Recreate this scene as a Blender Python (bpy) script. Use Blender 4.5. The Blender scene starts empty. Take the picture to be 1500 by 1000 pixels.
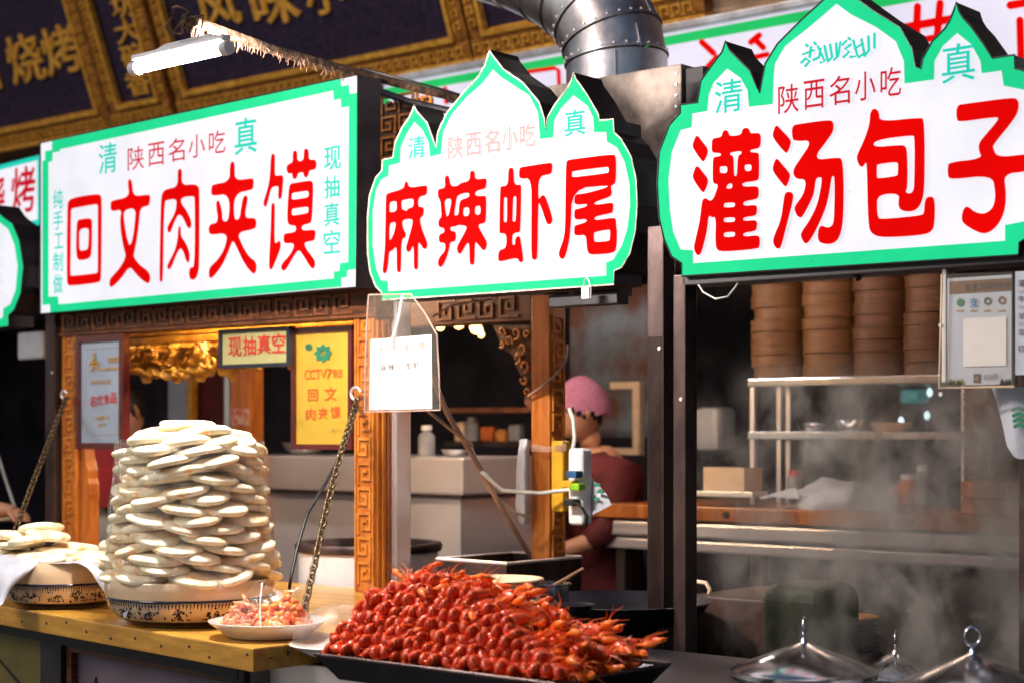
import bpy, bmesh, math, random
from mathutils import Vector, Matrix, noise
R = math.radians
random.seed(7)
SC = bpy.context.scene
COL = SC.collection

# ------------------------------------------------------------------ camera, world, sun, exposure
YAW = math.atan2(0.653, 0.757)
HC = 1.45                                   # eye height
cd = bpy.data.cameras.new('camera'); cam = bpy.data.objects.new('camera', cd); COL.objects.link(cam)
cam.location = (0, 0, HC); cam.rotation_euler = (R(90), 0, YAW)
cd.lens = 60; cd.sensor_width = 36; cd.shift_y = 0.0867; cd.clip_end = 400; cd.clip_start = 0.05
cd.dof.use_dof = True; cd.dof.focus_distance = 4.15; cd.dof.aperture_fstop = 2.9
SC.camera = cam
w = bpy.data.worlds.new('World'); SC.world = w; w.use_nodes = True
nt = w.node_tree; nt.nodes.clear()
sky = nt.nodes.new('ShaderNodeTexSky'); sky.sky_type = 'NISHITA'; sky.sun_disc = False
SUN_EL, SUN_AZ = R(38), R(200)              # azimuth clockwise from +Y
sky.sun_elevation = SUN_EL; sky.sun_rotation = SUN_AZ
bg = nt.nodes.new('ShaderNodeBackground'); bg.inputs[1].default_value = 0.05
ow = nt.nodes.new('ShaderNodeOutputWorld')
nt.links.new(sky.outputs[0], bg.inputs[0]); nt.links.new(bg.outputs[0], ow.inputs[0])
sd = bpy.data.lights.new('sun', 'SUN'); sun = bpy.data.objects.new('sun', sd); COL.objects.link(sun)
sd.energy = 1.3; sd.angle = R(18); sd.color = (1.0, 0.86, 0.72)
sdir = Vector((math.sin(SUN_AZ)*math.cos(SUN_EL), math.cos(SUN_AZ)*math.cos(SUN_EL), math.sin(SUN_EL)))
sun.rotation_euler = (-sdir).to_track_quat('-Z', 'Y').to_euler(); sun.location = sdir*20
SC.view_settings.view_transform = 'Standard'; SC.view_settings.look = 'None'
SC.view_settings.exposure = 0.28; SC.view_settings.gamma = 1; SC.view_settings.use_curve_mapping = False
SC.cycles.max_bounces = 7; SC.cycles.transparent_max_bounces = 16
SC.cycles.volume_bounces = 0
SC.cycles.volume_step_rate = 2.0; SC.cycles.volume_max_steps = 96

# ------------------------------------------------------------------ survey helpers (turn measurements into world points)
FX = 2500.0
cs, sn = math.cos(YAW), math.sin(YAW)
RT = Vector((cs, sn, 0)); FW = Vector((-sn, cs, 0)); UP = Vector((0, 0, 1))
EYE = Vector((0, 0, HC))
def ray(px, py): return RT*((px-750)/FX) + FW + UP*((630-py)/FX)
def P(px, py, Y):
    d = ray(px, py); return EYE + d*(Y/d.y)
def Q(px, py, z):
    d = ray(px, py); return EYE + d*((z-HC)/d.z)
def Dp(px, py, dep): return EYE + ray(px, py)*dep
def XZ(px, py, Y):
    p = P(px, py, Y); return p.x, p.z

# ------------------------------------------------------------------ materials
MATS = {}
def pm(name, col, rough=.5, metal=0, spec=None, var=.18, scale=9, bump=0, bscale=60, em=None, es=0, col2=None, thr=None,
       trans=0, alpha=1, coat=0, stretch=None, ior=None):
    m = bpy.data.materials.new(name); m.use_nodes = True; MATS[name] = m
    n = m.node_tree.nodes; l = m.node_tree.links; b = n['Principled BSDF']
    b.inputs['Roughness'].default_value = rough; b.inputs['Metallic'].default_value = metal
    tc = n.new('ShaderNodeTexCoord'); mp = n.new('ShaderNodeMapping')
    if stretch: mp.inputs['Scale'].default_value = stretch
    l.new(tc.outputs['Object'], mp.inputs[0])
    nz = n.new('ShaderNodeTexNoise'); nz.inputs['Scale'].default_value = scale; nz.inputs['Detail'].default_value = 6
    nz.inputs['Roughness'].default_value = .65
    l.new(mp.outputs[0], nz.inputs['Vector'])
    rp = n.new('ShaderNodeValToRGB'); l.new(nz.outputs['Fac'], rp.inputs[0])
    c = Vector(col)
    c2 = Vector(col2) if col2 else c*(1-var*1.6)
    c1 = c if col2 else Vector([min(1, x*(1+var)) for x in c])
    lo, hi = (thr if thr else (.36, .62))
    rp.color_ramp.elements[0].position = lo; rp.color_ramp.elements[0].color = (*c2, 1)
    rp.color_ramp.elements[1].position = hi; rp.color_ramp.elements[1].color = (*c1, 1)
    l.new(rp.outputs[0], b.inputs['Base Color'])
    if rough > 0 and metal:
        mr = n.new('ShaderNodeMapRange'); mr.inputs[3].default_value = max(.02, rough*.7); mr.inputs[4].default_value = min(1, rough*1.4)
        l.new(nz.outputs['Fac'], mr.inputs[0]); l.new(mr.outputs[0], b.inputs['Roughness'])
    if bump:
        nb = n.new('ShaderNodeTexNoise'); nb.inputs['Scale'].default_value = bscale; nb.inputs['Detail'].default_value = 4
        l.new(mp.outputs[0], nb.inputs['Vector'])
        bp = n.new('ShaderNodeBump'); bp.inputs['Strength'].default_value = bump; bp.inputs['Distance'].default_value = .01
        l.new(nb.outputs['Fac'], bp.inputs['Height']); l.new(bp.outputs[0], b.inputs['Normal'])
    if em:
        b.inputs['Emission Color'].default_value = (*em, 1); b.inputs['Emission Strength'].default_value = es
        if name.startswith(('lit_', 'faded')) and es == 1:
            n1 = n.new('ShaderNodeTexNoise'); n1.inputs['Scale'].default_value = 4; n1.inputs['Detail'].default_value = 3
            n2 = n.new('ShaderNodeTexNoise'); n2.inputs['Scale'].default_value = 75; n2.inputs['Detail'].default_value = 6
            l.new(tc.outputs['Object'], n1.inputs['Vector']); l.new(tc.outputs['Object'], n2.inputs['Vector'])
            m1 = n.new('ShaderNodeMapRange'); m1.inputs[1].default_value = .3; m1.inputs[2].default_value = .7; m1.inputs[3].default_value = .88; m1.inputs[4].default_value = 1.06
            m2 = n.new('ShaderNodeMapRange'); m2.inputs[1].default_value = .66; m2.inputs[2].default_value = .74; m2.inputs[3].default_value = 1; m2.inputs[4].default_value = .78
            mm = n.new('ShaderNodeMath'); mm.operation = 'MULTIPLY'
            l.new(n1.outputs['Fac'], m1.inputs[0]); l.new(n2.outputs['Fac'], m2.inputs[0]); l.new(m1.outputs[0], mm.inputs[0]); l.new(m2.outputs[0], mm.inputs[1]); l.new(mm.outputs[0], b.inputs['Emission Strength'])
    if trans: b.inputs['Transmission Weight'].default_value = trans
    if coat: b.inputs['Coat Weight'].default_value = coat; b.inputs['Coat Roughness'].default_value = .12
    if spec is not None: b.inputs['Specular IOR Level'].default_value = spec
    if ior: b.inputs['IOR'].default_value = ior
    if alpha < 1: b.inputs['Alpha'].default_value = alpha
    return m

def film(name, col, fac, rough=.12, bump=.6, bscale=18, dcol=(.8,.8,.85), dfac=.12):
    """thin clear plastic: see-through sheet with a glossy skin and a little milkiness"""
    m = bpy.data.materials.new(name); m.use_nodes = True
    n = m.node_tree.nodes; l = m.node_tree.links; n.clear()
    o = n.new('ShaderNodeOutputMaterial'); t = n.new('ShaderNodeBsdfTransparent'); g = n.new('ShaderNodeBsdfGlossy')
    d = n.new('ShaderNodeBsdfTranslucent'); dd = n.new('ShaderNodeBsdfDiffuse'); a0 = n.new('ShaderNodeMixShader')
    t.inputs[0].default_value = (*col, 1); g.inputs['Roughness'].default_value = rough
    d.inputs[0].default_value = (*dcol, 1); dd.inputs[0].default_value = (*dcol, 1)
    l.new(d.outputs[0], a0.inputs[1]); l.new(dd.outputs[0], a0.inputs[2])
    tc = n.new('ShaderNodeTexCoord'); nb = n.new('ShaderNodeTexNoise'); nb.inputs['Scale'].default_value = bscale
    nb.inputs['Detail'].default_value = 5; nb.inputs['Distortion'].default_value = 1.2
    l.new(tc.outputs['Object'], nb.inputs['Vector'])
    bp = n.new('ShaderNodeBump'); bp.inputs['Strength'].default_value = bump; bp.inputs['Distance'].default_value = .02
    l.new(nb.outputs['Fac'], bp.inputs['Height']); l.new(bp.outputs[0], g.inputs['Normal'])
    lw = n.new('ShaderNodeLayerWeight'); lw.inputs[0].default_value = .35
    mu = n.new('ShaderNodeMath'); mu.operation = 'MULTIPLY_ADD'; mu.inputs[1].default_value = .30; mu.inputs[2].default_value = fac
    l.new(lw.outputs['Facing'], mu.inputs[0])
    m1 = n.new('ShaderNodeMixShader'); m1.inputs[0].default_value = dfac; l.new(t.outputs[0], m1.inputs[1]); l.new(a0.outputs[0], m1.inputs[2])
    m2 = n.new('ShaderNodeMixShader'); l.new(mu.outputs[0], m2.inputs[0]); l.new(m1.outputs[0], m2.inputs[1]); l.new(g.outputs[0], m2.inputs[2])
    l.new(m2.outputs[0], o.inputs[0]); return m

def band(m, col, freq):
    n = m.node_tree.nodes; l = m.node_tree.links; b = n['Principled BSDF']; src = b.inputs['Base Color'].links[0].from_socket
    tc = n.new('ShaderNodeTexCoord'); wv = n.new('ShaderNodeTexWave'); wv.bands_direction = 'X'; wv.inputs['Scale'].default_value = freq; wv.inputs['Distortion'].default_value = 1.5
    wv.inputs['Detail Scale'].default_value = 60
    rp = n.new('ShaderNodeMapRange'); rp.inputs[1].default_value = .78; rp.inputs[2].default_value = .95; rp.inputs[3].default_value = 0; rp.inputs[4].default_value = .7
    mx = n.new('ShaderNodeMix'); mx.data_type = 'RGBA'; mx.inputs[7].default_value = (*col, 1)
    l.new(tc.outputs['Object'], wv.inputs['Vector']); l.new(wv.outputs['Fac'], rp.inputs[0]); l.new(rp.outputs[0], mx.inputs[0]); l.new(src, mx.inputs[6]); l.new(mx.outputs[2], b.inputs['Base Color'])
LW = 1.0   # lightbox brightness
M = dict(
 face = pm('lit_acrylic_white', (.12,.12,.13), .4, em=(.70,.69,.75), es=1, var=.03, spec=.15),
 facedim = pm('lit_acrylic_lilac', (.2,.2,.22), .4, em=(.58,.54,.66), es=1, var=.03, spec=.15),
 red = pm('lit_red_film', (.06,.001,.001), .8, em=(.66,.0012,.0008), es=1, var=.05, spec=0),
 redthin = pm('lit_crimson_film', (.10,.002,.008), .5, em=(.46,.0,.014), es=1, var=.05, spec=.04),
 fadered = pm('faded_red_film', (.12,.08,.08), .5, em=(.62,.20,.17), es=1, spec=.1),
 green = pm('lit_green_film', (.01,.12,.05), .5, em=(.008,.52,.22), es=1, var=.1, spec=0),
 greenb = pm('lit_deep_green_film', (.01,.10,.03), .5, em=(.012,.42,.10), es=1, var=.1, spec=0),
 teal = pm('lit_teal_film', (.01,.10,.08), .5, em=(.008,.50,.38), es=1, var=.1, spec=0),
 faint = pm('worn_grey_print', (.12,.12,.13), .5, em=(.60,.62,.65), es=1, var=.05, spec=.1),
 casing = pm('dark_sheet_metal', (.008,.005,.008), .5, .1, var=.3, scale=14, bump=.15, bscale=30),
 worn = pm('worn_white_edge', (.55,.5,.42), .6, var=.4, scale=40),
 black = pm('black_paint', (.012,.009,.014), .5, var=.3),
 dark = pm('dark_interior', (.030,.020,.030), .8, var=.5, scale=3, bump=.2),
 steel = pm('brushed_steel', (.88,.82,.83), .30, .65, scale=1.6, col2=(.74,.69,.72), bump=.10, bscale=3),
 steeld = pm('dark_steel_tube', (.075,.048,.045), .42, .7, var=.35, scale=7, stretch=(1,1,.4), bump=.12, bscale=60),
 galv = pm('galvanised_sheet', (.64,.62,.66), .34, 1, scale=6, col2=(.40,.34,.32), bump=.25, bscale=11),
 galvw = pm('greasy_galvanised_sheet', (.24,.19,.165), .55, .5, var=.4, scale=7, bump=.1),
 mirror = pm('polished_steel', (.74,.76,.82), .17, 1, var=.15, scale=4, bump=.06, bscale=20),
 wood = pm('orange_lacquered_wood', (.52,.17,.022), .42, var=.3, scale=6, stretch=(6,6,.8), bump=.12, bscale=30, col2=(.30,.075,.008), coat=.25),
 woodcut = pm('orange_wood_relief', (.60,.22,.03), .45, var=.25, scale=20, col2=(.38,.11,.012), coat=.2),
 wooddk = pm('dark_carved_wood', (.10,.030,.010), .5, var=.4, scale=10, stretch=(1,6,6)),
 wooddk2 = pm('dark_wood_relief', (.17,.055,.018), .45, var=.3, scale=16),
 goldwood = pm('golden_carved_wood', (.72,.36,.035), .42, var=.25, scale=14, col2=(.42,.16,.012), bump=.2, bscale=40, coat=.2),
 counter = pm('varnished_counter_wood', (.64,.33,.045), .38, var=.25, scale=5, stretch=(.7,7,7), bump=.08, bscale=30, col2=(.42,.20,.03), coat=.3),
 navy = pm('navy_lacquer', (.020,.011,.034), .55, var=.35, scale=30, bump=.3, bscale=90, spec=.25),
 gold = pm('gold_leaf', (.95,.52,.08), .35, .45, scale=30, col2=(.60,.25,.03), bump=.1),
 golddk = pm('tarnished_gold_relief', (.42,.16,.022), .45, .35, var=.4, scale=30, col2=(.13,.04,.008), bump=.3, bscale=120),
 tan = pm('weathered_tan_beam', (.33,.20,.12), .7, var=.35, scale=7, stretch=(.5,5,5), bump=.2),
 brick = pm('dusky_wall', (.075,.045,.045), .8, var=.4, scale=6, bump=.3),
 bread = pm('baked_flour_bun', (.95,.85,.62), .7, scale=17, col2=(.84,.46,.15), thr=(.36,.50), bump=.06, bscale=50, spec=.25),  # orange second tone: browned spots plus warm shadow put into the colour
 porcelain = pm('cream_porcelain', (.76,.54,.34), .16, var=.05, coat=.6),
 whitep = pm('white_porcelain', (.80,.77,.72), .14, var=.04, coat=.6),
 cobalt = pm('cobalt_glaze_print', (.018,.02,.055), .2, var=.4, scale=40, coat=.5),
 foot = pm('brown_glazed_foot', (.045,.022,.02), .3, var=.2),
 whitepl = pm('white_plastic', (.74,.72,.74), .35, var=.05),
 cloth = pm('thin_white_wrap', (.48,.50,.57), .45, var=.08, bump=.3, bscale=25),
 pink = pm('pink_cotton_cap', (.42,.15,.24), .85, var=.10, scale=60),
 skin = pm('skin', (.52,.25,.15), .5, var=.1),
 hair = pm('black_hair', (.008,.006,.007), .45, var=.3, stretch=(1,1,6)),
 maroon = pm('dark_red_uniform', (.10,.006,.010), .8, var=.2, bump=.2, bscale=20),
 redboard = pm('red_lacquer_board', (.46,.008,.010), .35, var=.15),
 paper = pm('white_paper', (.86,.84,.87), .6, var=.04),
 ink = pm('grey_ink', (.09,.08,.10), .6), inkf = pm('faded_brown_ink', (.42,.30,.28), .6), inkp = pm('pale_pink_ink', (.66,.52,.54), .6),
 redink = pm('red_print', (.62,.03,.02), .5), orink = pm('orange_print', (.66,.12,.02), .5), greenink = pm('green_print', (.02,.20,.11), .5),
 goldink = pm('gold_print', (.50,.28,.05), .5), blueink = pm('blue_print', (.02,.22,.60), .5),
 certblue = pm('pale_blue_certificate', (.33,.40,.53), .22, var=.12, scale=3, coat=.4),
 certgold = pm('gold_foil_plaque', (.72,.46,.05), .28, .25, var=.12, scale=3, coat=.5),
 certgr = pm('yellow_green_card', (.50,.46,.20), .35, var=.12, scale=3, coat=.3),
 certframe = pm('dark_red_frame', (.09,.010,.010), .3, var=.2, coat=.4),
 darkframe = pm('dark_blue_frame', (.02,.022,.035), .35, var=.2),
 lime = pm('shade_dark_yellow_panel', (.10,.08,.014), .6, var=.2, scale=4),  # base darkened: the counter's shade is put into this colour
 poster = pm('shade_dark_lilac_poster', (.12,.09,.12), .5, var=.12, scale=4),  # poster tone likewise holds the shade under the slab
 purple = pm('purple_print', (.10,.04,.13), .5),
 lampw = pm('lit_tube', (1,1,1), .3, em=(1.0,.90,.82), es=1500),
 bulb = pm('lit_warm_bulb', (1,.9,.6), .3, em=(1.0,.50,.14), es=5),
 dust = pm('dusty_bracket', (.16,.085,.05), .9, var=.6, scale=30, bump=.5, bscale=80),
 chain = pm('aged_brass_chain', (.17,.12,.065), .4, .9, var=.4, scale=40),
 cable = pm('black_rubber', (.012,.012,.012), .45), cord = pm('grubby_pink_cord', (.46,.30,.25), .6, var=.2), wcord = pm('white_cord', (.62,.62,.58), .5),
 crab = pm('boiled_crayfish_shell', (.68,.040,.004), .22, scale=45, col2=(.30,.008,.002), thr=(.40,.58), coat=.22, bump=.2, bscale=200, spec=.35),
 craborange = pm('crayfish_claw_orange', (.90,.19,.018), .3, scale=70, col2=(.74,.06,.008), thr=(.38,.55), coat=.3, spec=.35),
 bamboo = pm('bamboo_steamer', (.19,.085,.028), .6, var=.3, scale=12, stretch=(1,1,10), col2=(.12,.05,.016)),
 bamboodk = pm('steamed_dark_bamboo', (.11,.042,.014), .6, var=.3, scale=12, stretch=(1,1,10), col2=(.07,.024,.008)),
 basket = pm('orange_basket', (.50,.19,.03), .6, var=.3, scale=30),
 bin = pm('olive_green_bin', (.060,.066,.044), .5, var=.15),
 pan = pm('black_iron', (.018,.018,.026), .35, .6, var=.3),
 yellowpl = pm('yellow_plastic_cover', (.66,.36,.02), .35, var=.1), blue = pm('blue_plug', (.02,.10,.25), .4),
 greenpl = pm('green_plug', (.25,.55,.02), .4),
 lobster = pm('orange_dried_meat', (.90,.30,.01), .5, scale=30, col2=(.78,.10,.005), thr=(.4,.55), bump=.4, bscale=60, coat=.4),
 pickle = pm('pink_pickles', (.86,.40,.18), .5, scale=45, col2=(.74,.10,.02), thr=(.4,.55), bump=.4, bscale=60, coat=.4),
 mural = pm('wall_mural', (.16,.21,.27), .6, scale=2.6, col2=(.12,.045,.025), thr=(.42,.58)),
 beige = pm('beige_painted_frame', (.72,.52,.36), .5, var=.08),
 bluewall = pm('pale_blue_panel', (.33,.36,.50), .5, var=.08),
 tile = pm('pale_wall_board', (.55,.48,.40), .6, var=.08),
 brown = pm('brown_strip_print', (.20,.10,.055), .5), skyprint = pm('pale_sky_print', (.55,.60,.72), .3, var=.1, scale=3, coat=.5),
 grassprint = pm('grass_print', (.16,.17,.02), .5, var=.4, scale=60),
 ground = pm('stone_paving', (.10,.095,.09), .6, var=.3, scale=3, bump=.3),
 orangefood = pm('orange_pack', (.55,.12,.02), .5), greyp = pm('grey_pack', (.25,.25,.28), .5),
 clearfilm = film('clear_film', (.99,.99,1), .035, dfac=.04, rough=.16, bump=1.0),
 sleeve = film('plastic_sleeve', (.97,.95,.92), .02, rough=.2, bscale=9, dfac=.10, dcol=(.7,.62,.52), bump=.3),
 bagfilm = film('white_film_bag', (.95,.95,1), .10, rough=.25, bscale=30, dfac=.55),
)

band(M['crab'], (.80,.18,.04), 60)
# ------------------------------------------------------------------ object bookkeeping
WORLD = {}
def tago(o, label=None, cat=None, group=None, kind=None):
    if label: o['label'] = label
    if cat: o['category'] = cat
    if group: o['group'] = group
    if kind: o['kind'] = kind
    return o
def thing(name, loc, label, cat, group=None, rz=0):
    o = bpy.data.objects.new(name, None); COL.objects.link(o); o.location = loc; o.rotation_euler = (0, 0, rz)
    o.empty_display_size = .05; WORLD[o.name] = Vector(loc)
    return tago(o, label, cat, group)

class MB:
    def __init__(s): s.v = []; s.f = []; s.fm = []; s.mi = 0
    def add(s, v, f):
        b = len(s.v); s.v += [Vector(q) for q in v]; s.f += [tuple(i+b for i in q) for q in f]; s.fm += [s.mi]*len(f); return s
    def box(s, lo, hi):
        x0,y0,z0 = lo; x1,y1,z1 = hi
        if x0 > x1: x0, x1 = x1, x0
        if y0 > y1: y0, y1 = y1, y0
        if z0 > z1: z0, z1 = z1, z0
        return s.add([(x0,y0,z0),(x1,y0,z0),(x1,y1,z0),(x0,y1,z0),(x0,y0,z1),(x1,y0,z1),(x1,y1,z1),(x0,y1,z1)],
              [(0,3,2,1),(4,5,6,7),(0,1,5,4),(1,2,6,5),(2,3,7,6),(3,0,4,7)])
    def obox(s, c, ax, ay, az):
        c = Vector(c); V = [c+ax*i+ay*j+az*k for k in (-1,1) for (i,j) in ((-1,-1),(1,-1),(1,1),(-1,1))]
        return s.add(V, [(0,3,2,1),(4,5,6,7),(0,1,5,4),(1,2,6,5),(2,3,7,6),(3,0,4,7)])
    def tube(s, pts, r, n=8, cap=True, closed=False):
        pts = [Vector(p) for p in pts]; m = len(pts); rr = r if hasattr(r, '__len__') else [r]*m
        V = []; up = None
        for i, p in enumerate(pts):
            a = pts[(i-1) % m] if (closed or i) else p; b = pts[(i+1) % m] if (closed or i < m-1) else p
            t = (b-a).normalized() if (b-a).length > 1e-9 else Vector((0,0,1))
            if up is None:
                up = Vector((0,0,1)) if abs(t.z) < .9 else Vector((1,0,0))
            u = (up - t*up.dot(t))
            u = u.normalized() if u.length > 1e-6 else t.orthogonal().normalized()
            up = u; w_ = t.cross(u)
            V += [p + (u*math.cos(2*math.pi*k/n) + w_*math.sin(2*math.pi*k/n))*rr[i] for k in range(n)]
        F = []
        for i in range(m if closed else m-1):
            j = (i+1) % m
            F += [(i*n+k, i*n+(k+1)%n, j*n+(k+1)%n, j*n+k) for k in range(n)]
        if cap and not closed:
            F += [tuple(reversed(range(n))), tuple(range((m-1)*n, m*n))]
        return s.add(V, F)
    def lathe(s, c, prof, n=32, capb=True, capt=False, jitter=None, a0=0, a1=2*math.pi):
        c = Vector(c); V = []; full = abs(a1-a0-2*math.pi) < 1e-6; k_ = n if full else n+1
        for (r, z) in prof:
            for k in range(k_):
                a = a0+(a1-a0)*k/n; q = r*(1+(jitter(a, z) if jitter else 0)); V.append(c+Vector((q*math.cos(a), q*math.sin(a), z)))
        F = []
        for i in range(len(prof)-1):
            for k in range(n):
                k2 = (k+1) % k_ if full else k+1
                F.append((i*k_+k, i*k_+k2, (i+1)*k_+k2, (i+1)*k_+k))
        if capb and full: F.append(tuple(reversed(range(k_))))
        if capt and full: F.append(tuple(range((len(prof)-1)*k_, len(prof)*k_)))
        return s.add(V, F)
    def build(s, name, mats, parent=None, smooth=False, bevel=0, label=None, loc=None, seg=2, auto=None):
        me = bpy.data.meshes.new(name)
        off = Vector(loc) if loc is not None else (WORLD[parent.name] if parent else Vector((0,0,0)))
        me.from_pydata([v-off for v in s.v], [], s.f)
        mats = mats if isinstance(mats, (list, tuple)) else [mats]
        for m in mats: me.materials.append(m)
        for p, k in zip(me.polygons, s.fm): p.material_index = k
        bm = bmesh.new(); bm.from_mesh(me)
        if bevel:
            bmesh.ops.remove_doubles(bm, verts=bm.verts, dist=1e-6)
            es = [e for e in bm.edges if len(e.link_faces) == 2 and e.calc_face_angle(0) > R(35)]
            bmesh.ops.bevel(bm, geom=es, offset=bevel, segments=seg, affect='EDGES', profile=.6)
        bm.normal_update()
        if bevel or smooth: bmesh.ops.recalc_face_normals(bm, faces=bm.faces)
        bm.to_mesh(me); bm.free()
        if smooth:
            me.polygons.foreach_set('use_smooth', [True]*len(me.polygons))
            if auto is not None: me.set_sharp_from_angle(angle=R(auto))
        me.update()
        o = bpy.data.objects.new(name, me); COL.objects.link(o)
        if parent: o.parent = parent; WORLD[o.name] = off
        else: o.location = off; WORLD[o.name] = off
        if label: o['label'] = label
        return o

def polyfill(loops, to3, front=None):
    """fill outlines with holes (2-D), map with to3; returns verts, faces"""
    c = bpy.data.curves.new('t', 'CURVE'); c.dimensions = '2D'; c.fill_mode = 'BOTH'
    for lp in loops:
        sp = c.splines.new('POLY'); sp.points.add(len(lp)-1); sp.use_cyclic_u = True
        for i, (x, y) in enumerate(lp): sp.points[i].co = (x, y, 0, 1)
    o = bpy.data.objects.new('t', c); COL.objects.link(o)
    dg = bpy.context.evaluated_depsgraph_get(); me = bpy.data.meshes.new_from_object(o.evaluated_get(dg))
    V = [to3(v.co.x, v.co.y) for v in me.vertices]; F = [tuple(p.vertices) for p in me.polygons]
    bpy.data.objects.remove(o); bpy.data.curves.remove(c); bpy.data.meshes.remove(me)
    return V, F
def chaikin(lp, it=2, q=.25):
    for _ in range(it):
        o = []
        for i in range(len(lp)):
            a = lp[i]; b = lp[(i+1) % len(lp)]
            o.append((a[0]+(b[0]-a[0])*q, a[1]+(b[1]-a[1])*q)); o.append((a[0]+(b[0]-a[0])*(1-q), a[1]+(b[1]-a[1])*(1-q)))
        lp = o
    return lp
def area(lp): return sum(lp[i][0]*lp[(i+1)%len(lp)][1]-lp[(i+1)%len(lp)][0]*lp[i][1] for i in range(len(lp)))/2
def plate(name, loops, Y, mat, parent, th=.0, label=None):
    """flat figure with holes standing in the plane y=Y, optional thickness backwards"""
    V, F = polyfill(loops, lambda x, z: Vector((x, Y, z)))
    mb = MB(); mb.add(V, F)
    if th:
        for lp in loops:
            n = len(lp); b = [(x, Y, z) for x, z in lp]+[(x, Y+th, z) for x, z in lp]
            mb.add(b, [(i, (i+1)%n, (i+1)%n+n, i+n) for i in range(n)])
    return mb.build(name, mat, parent, label=label)
_gl = {}
def glyph(ch, off=0.0):
    k = (ch, off)
    if k in _gl: return _gl[k]
    c = bpy.data.curves.new('t', 'FONT'); c.body = ch; c.offset = off; c.resolution_u = 3
    o = bpy.data.objects.new('t', c); COL.objects.link(o)
    dg = bpy.context.evaluated_depsgraph_get(); me = bpy.data.meshes.new_from_object(o.evaluated_get(dg))
    V = [(v.co.x, v.co.y) for v in me.vertices]; F = [tuple(p.vertices) for p in me.polygons]
    bpy.data.objects.remove(o); bpy.data.curves.remove(c); bpy.data.meshes.remove(me)
    if not V: V = [(0,0),(1,0),(1,1)]
    xs = [v[0] for v in V]; ys = [v[1] for v in V]
    x0, x1, y0, y1 = min(xs), max(xs), min(ys), max(ys)
    _gl[k] = ([((x-x0)/(x1-x0+1e-9), (y-y0)/(y1-y0+1e-9)) for x, y in V], F)
    return _gl[k]
def glyphs(name, items, to3, mat, parent, off=0.0):
    """items: (char, cx, cy, w, h) in measured units; to3(cx,cy,du,dv,w,h)->point"""
    big = len(items) <= 6 and min(i[4] for i in items) >= 14
    mb = MB()
    for (ch, cx, cy, w_, h_) in items:
        V, F = glyph(ch); k = 0
        sh = [(0,0)] if off <= 0 else [(0,0),(off,0),(-off,0),(0,off*.7),(0,-off*.7)]
        for dx, dy in sh:
            mb.add([to3(cx, cy, (x-.5+dx)*w_, (y-.5+dy)*h_)+Vector((0,-.00012*k,0)) for x, y in V], F); k += 1
        if big: o = mb.build('character', mat, parent); mb = MB()
    return o if big else mb.build(name, mat, parent)
def onplane(Y):
    def f(cx, cy, du, dv):
        return Vector((P(cx+du, cy, Y).x, Y, P(cx, cy-dv, Y).z))
    return f
def line(s, x0, y0, x1, y1, w_, h_):
    n = len(s); return [(c, x0+(x1-x0)*i/max(1, n-1), y0+(y1-y0)*i/max(1, n-1), w_, h_) for i, c in enumerate(s) if c != ' ']

# ------------------------------------------------------------------ setting
mb = MB(); mb.add([(-60,-60,0),(60,-60,0),(60,60,0),(-60,60,0)], [(0,1,2,3)])
tago(mb.build('ground', M['ground']), kind='structure')

# building behind the stalls
bld = thing('shop_building', (-3,7,0), 'dark two-storey timber shop front rising behind the whole row of stalls', 'building')
MB().box((-11,7.0,0),(6,7.3,2.6)).build('wall', M['dark'], bld)
MB().box((-11,5.75,2.6),(6,7.3,6.2)).build('upper_wall', M['brick'], bld)
MB().box((-11,5.55,3.055),(6,5.75,3.13)).build('cornice', M['tan'], bld, bevel=.01)
MB().box((-11,5.62,2.20),(6,5.75,2.60)).build('lintel', M['wooddk'], bld, bevel=.01)
MB().box((-11,4.9,6.2),(6,7.5,6.35)).build('roof', M['brick'], bld)
# carved moulding on the facade at the upper right
m_ = MB()
for i, (z, t) in enumerate(((3.14,.05),(3.21,.035),(3.27,.06),(3.36,.03))):
    m_.box((-2.6,5.60-i*.03,z),(6,5.749,z+t))
m_.build('moulding', M['wooddk2'], bld, bevel=.006)
for x0, x1 in ((-11.0,-11.2),(6.0,6.2)):
    MB().box((x0,3.6,0),(x1,7.3,6.2)).build('side_wall', M['dark'], bld)

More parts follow.
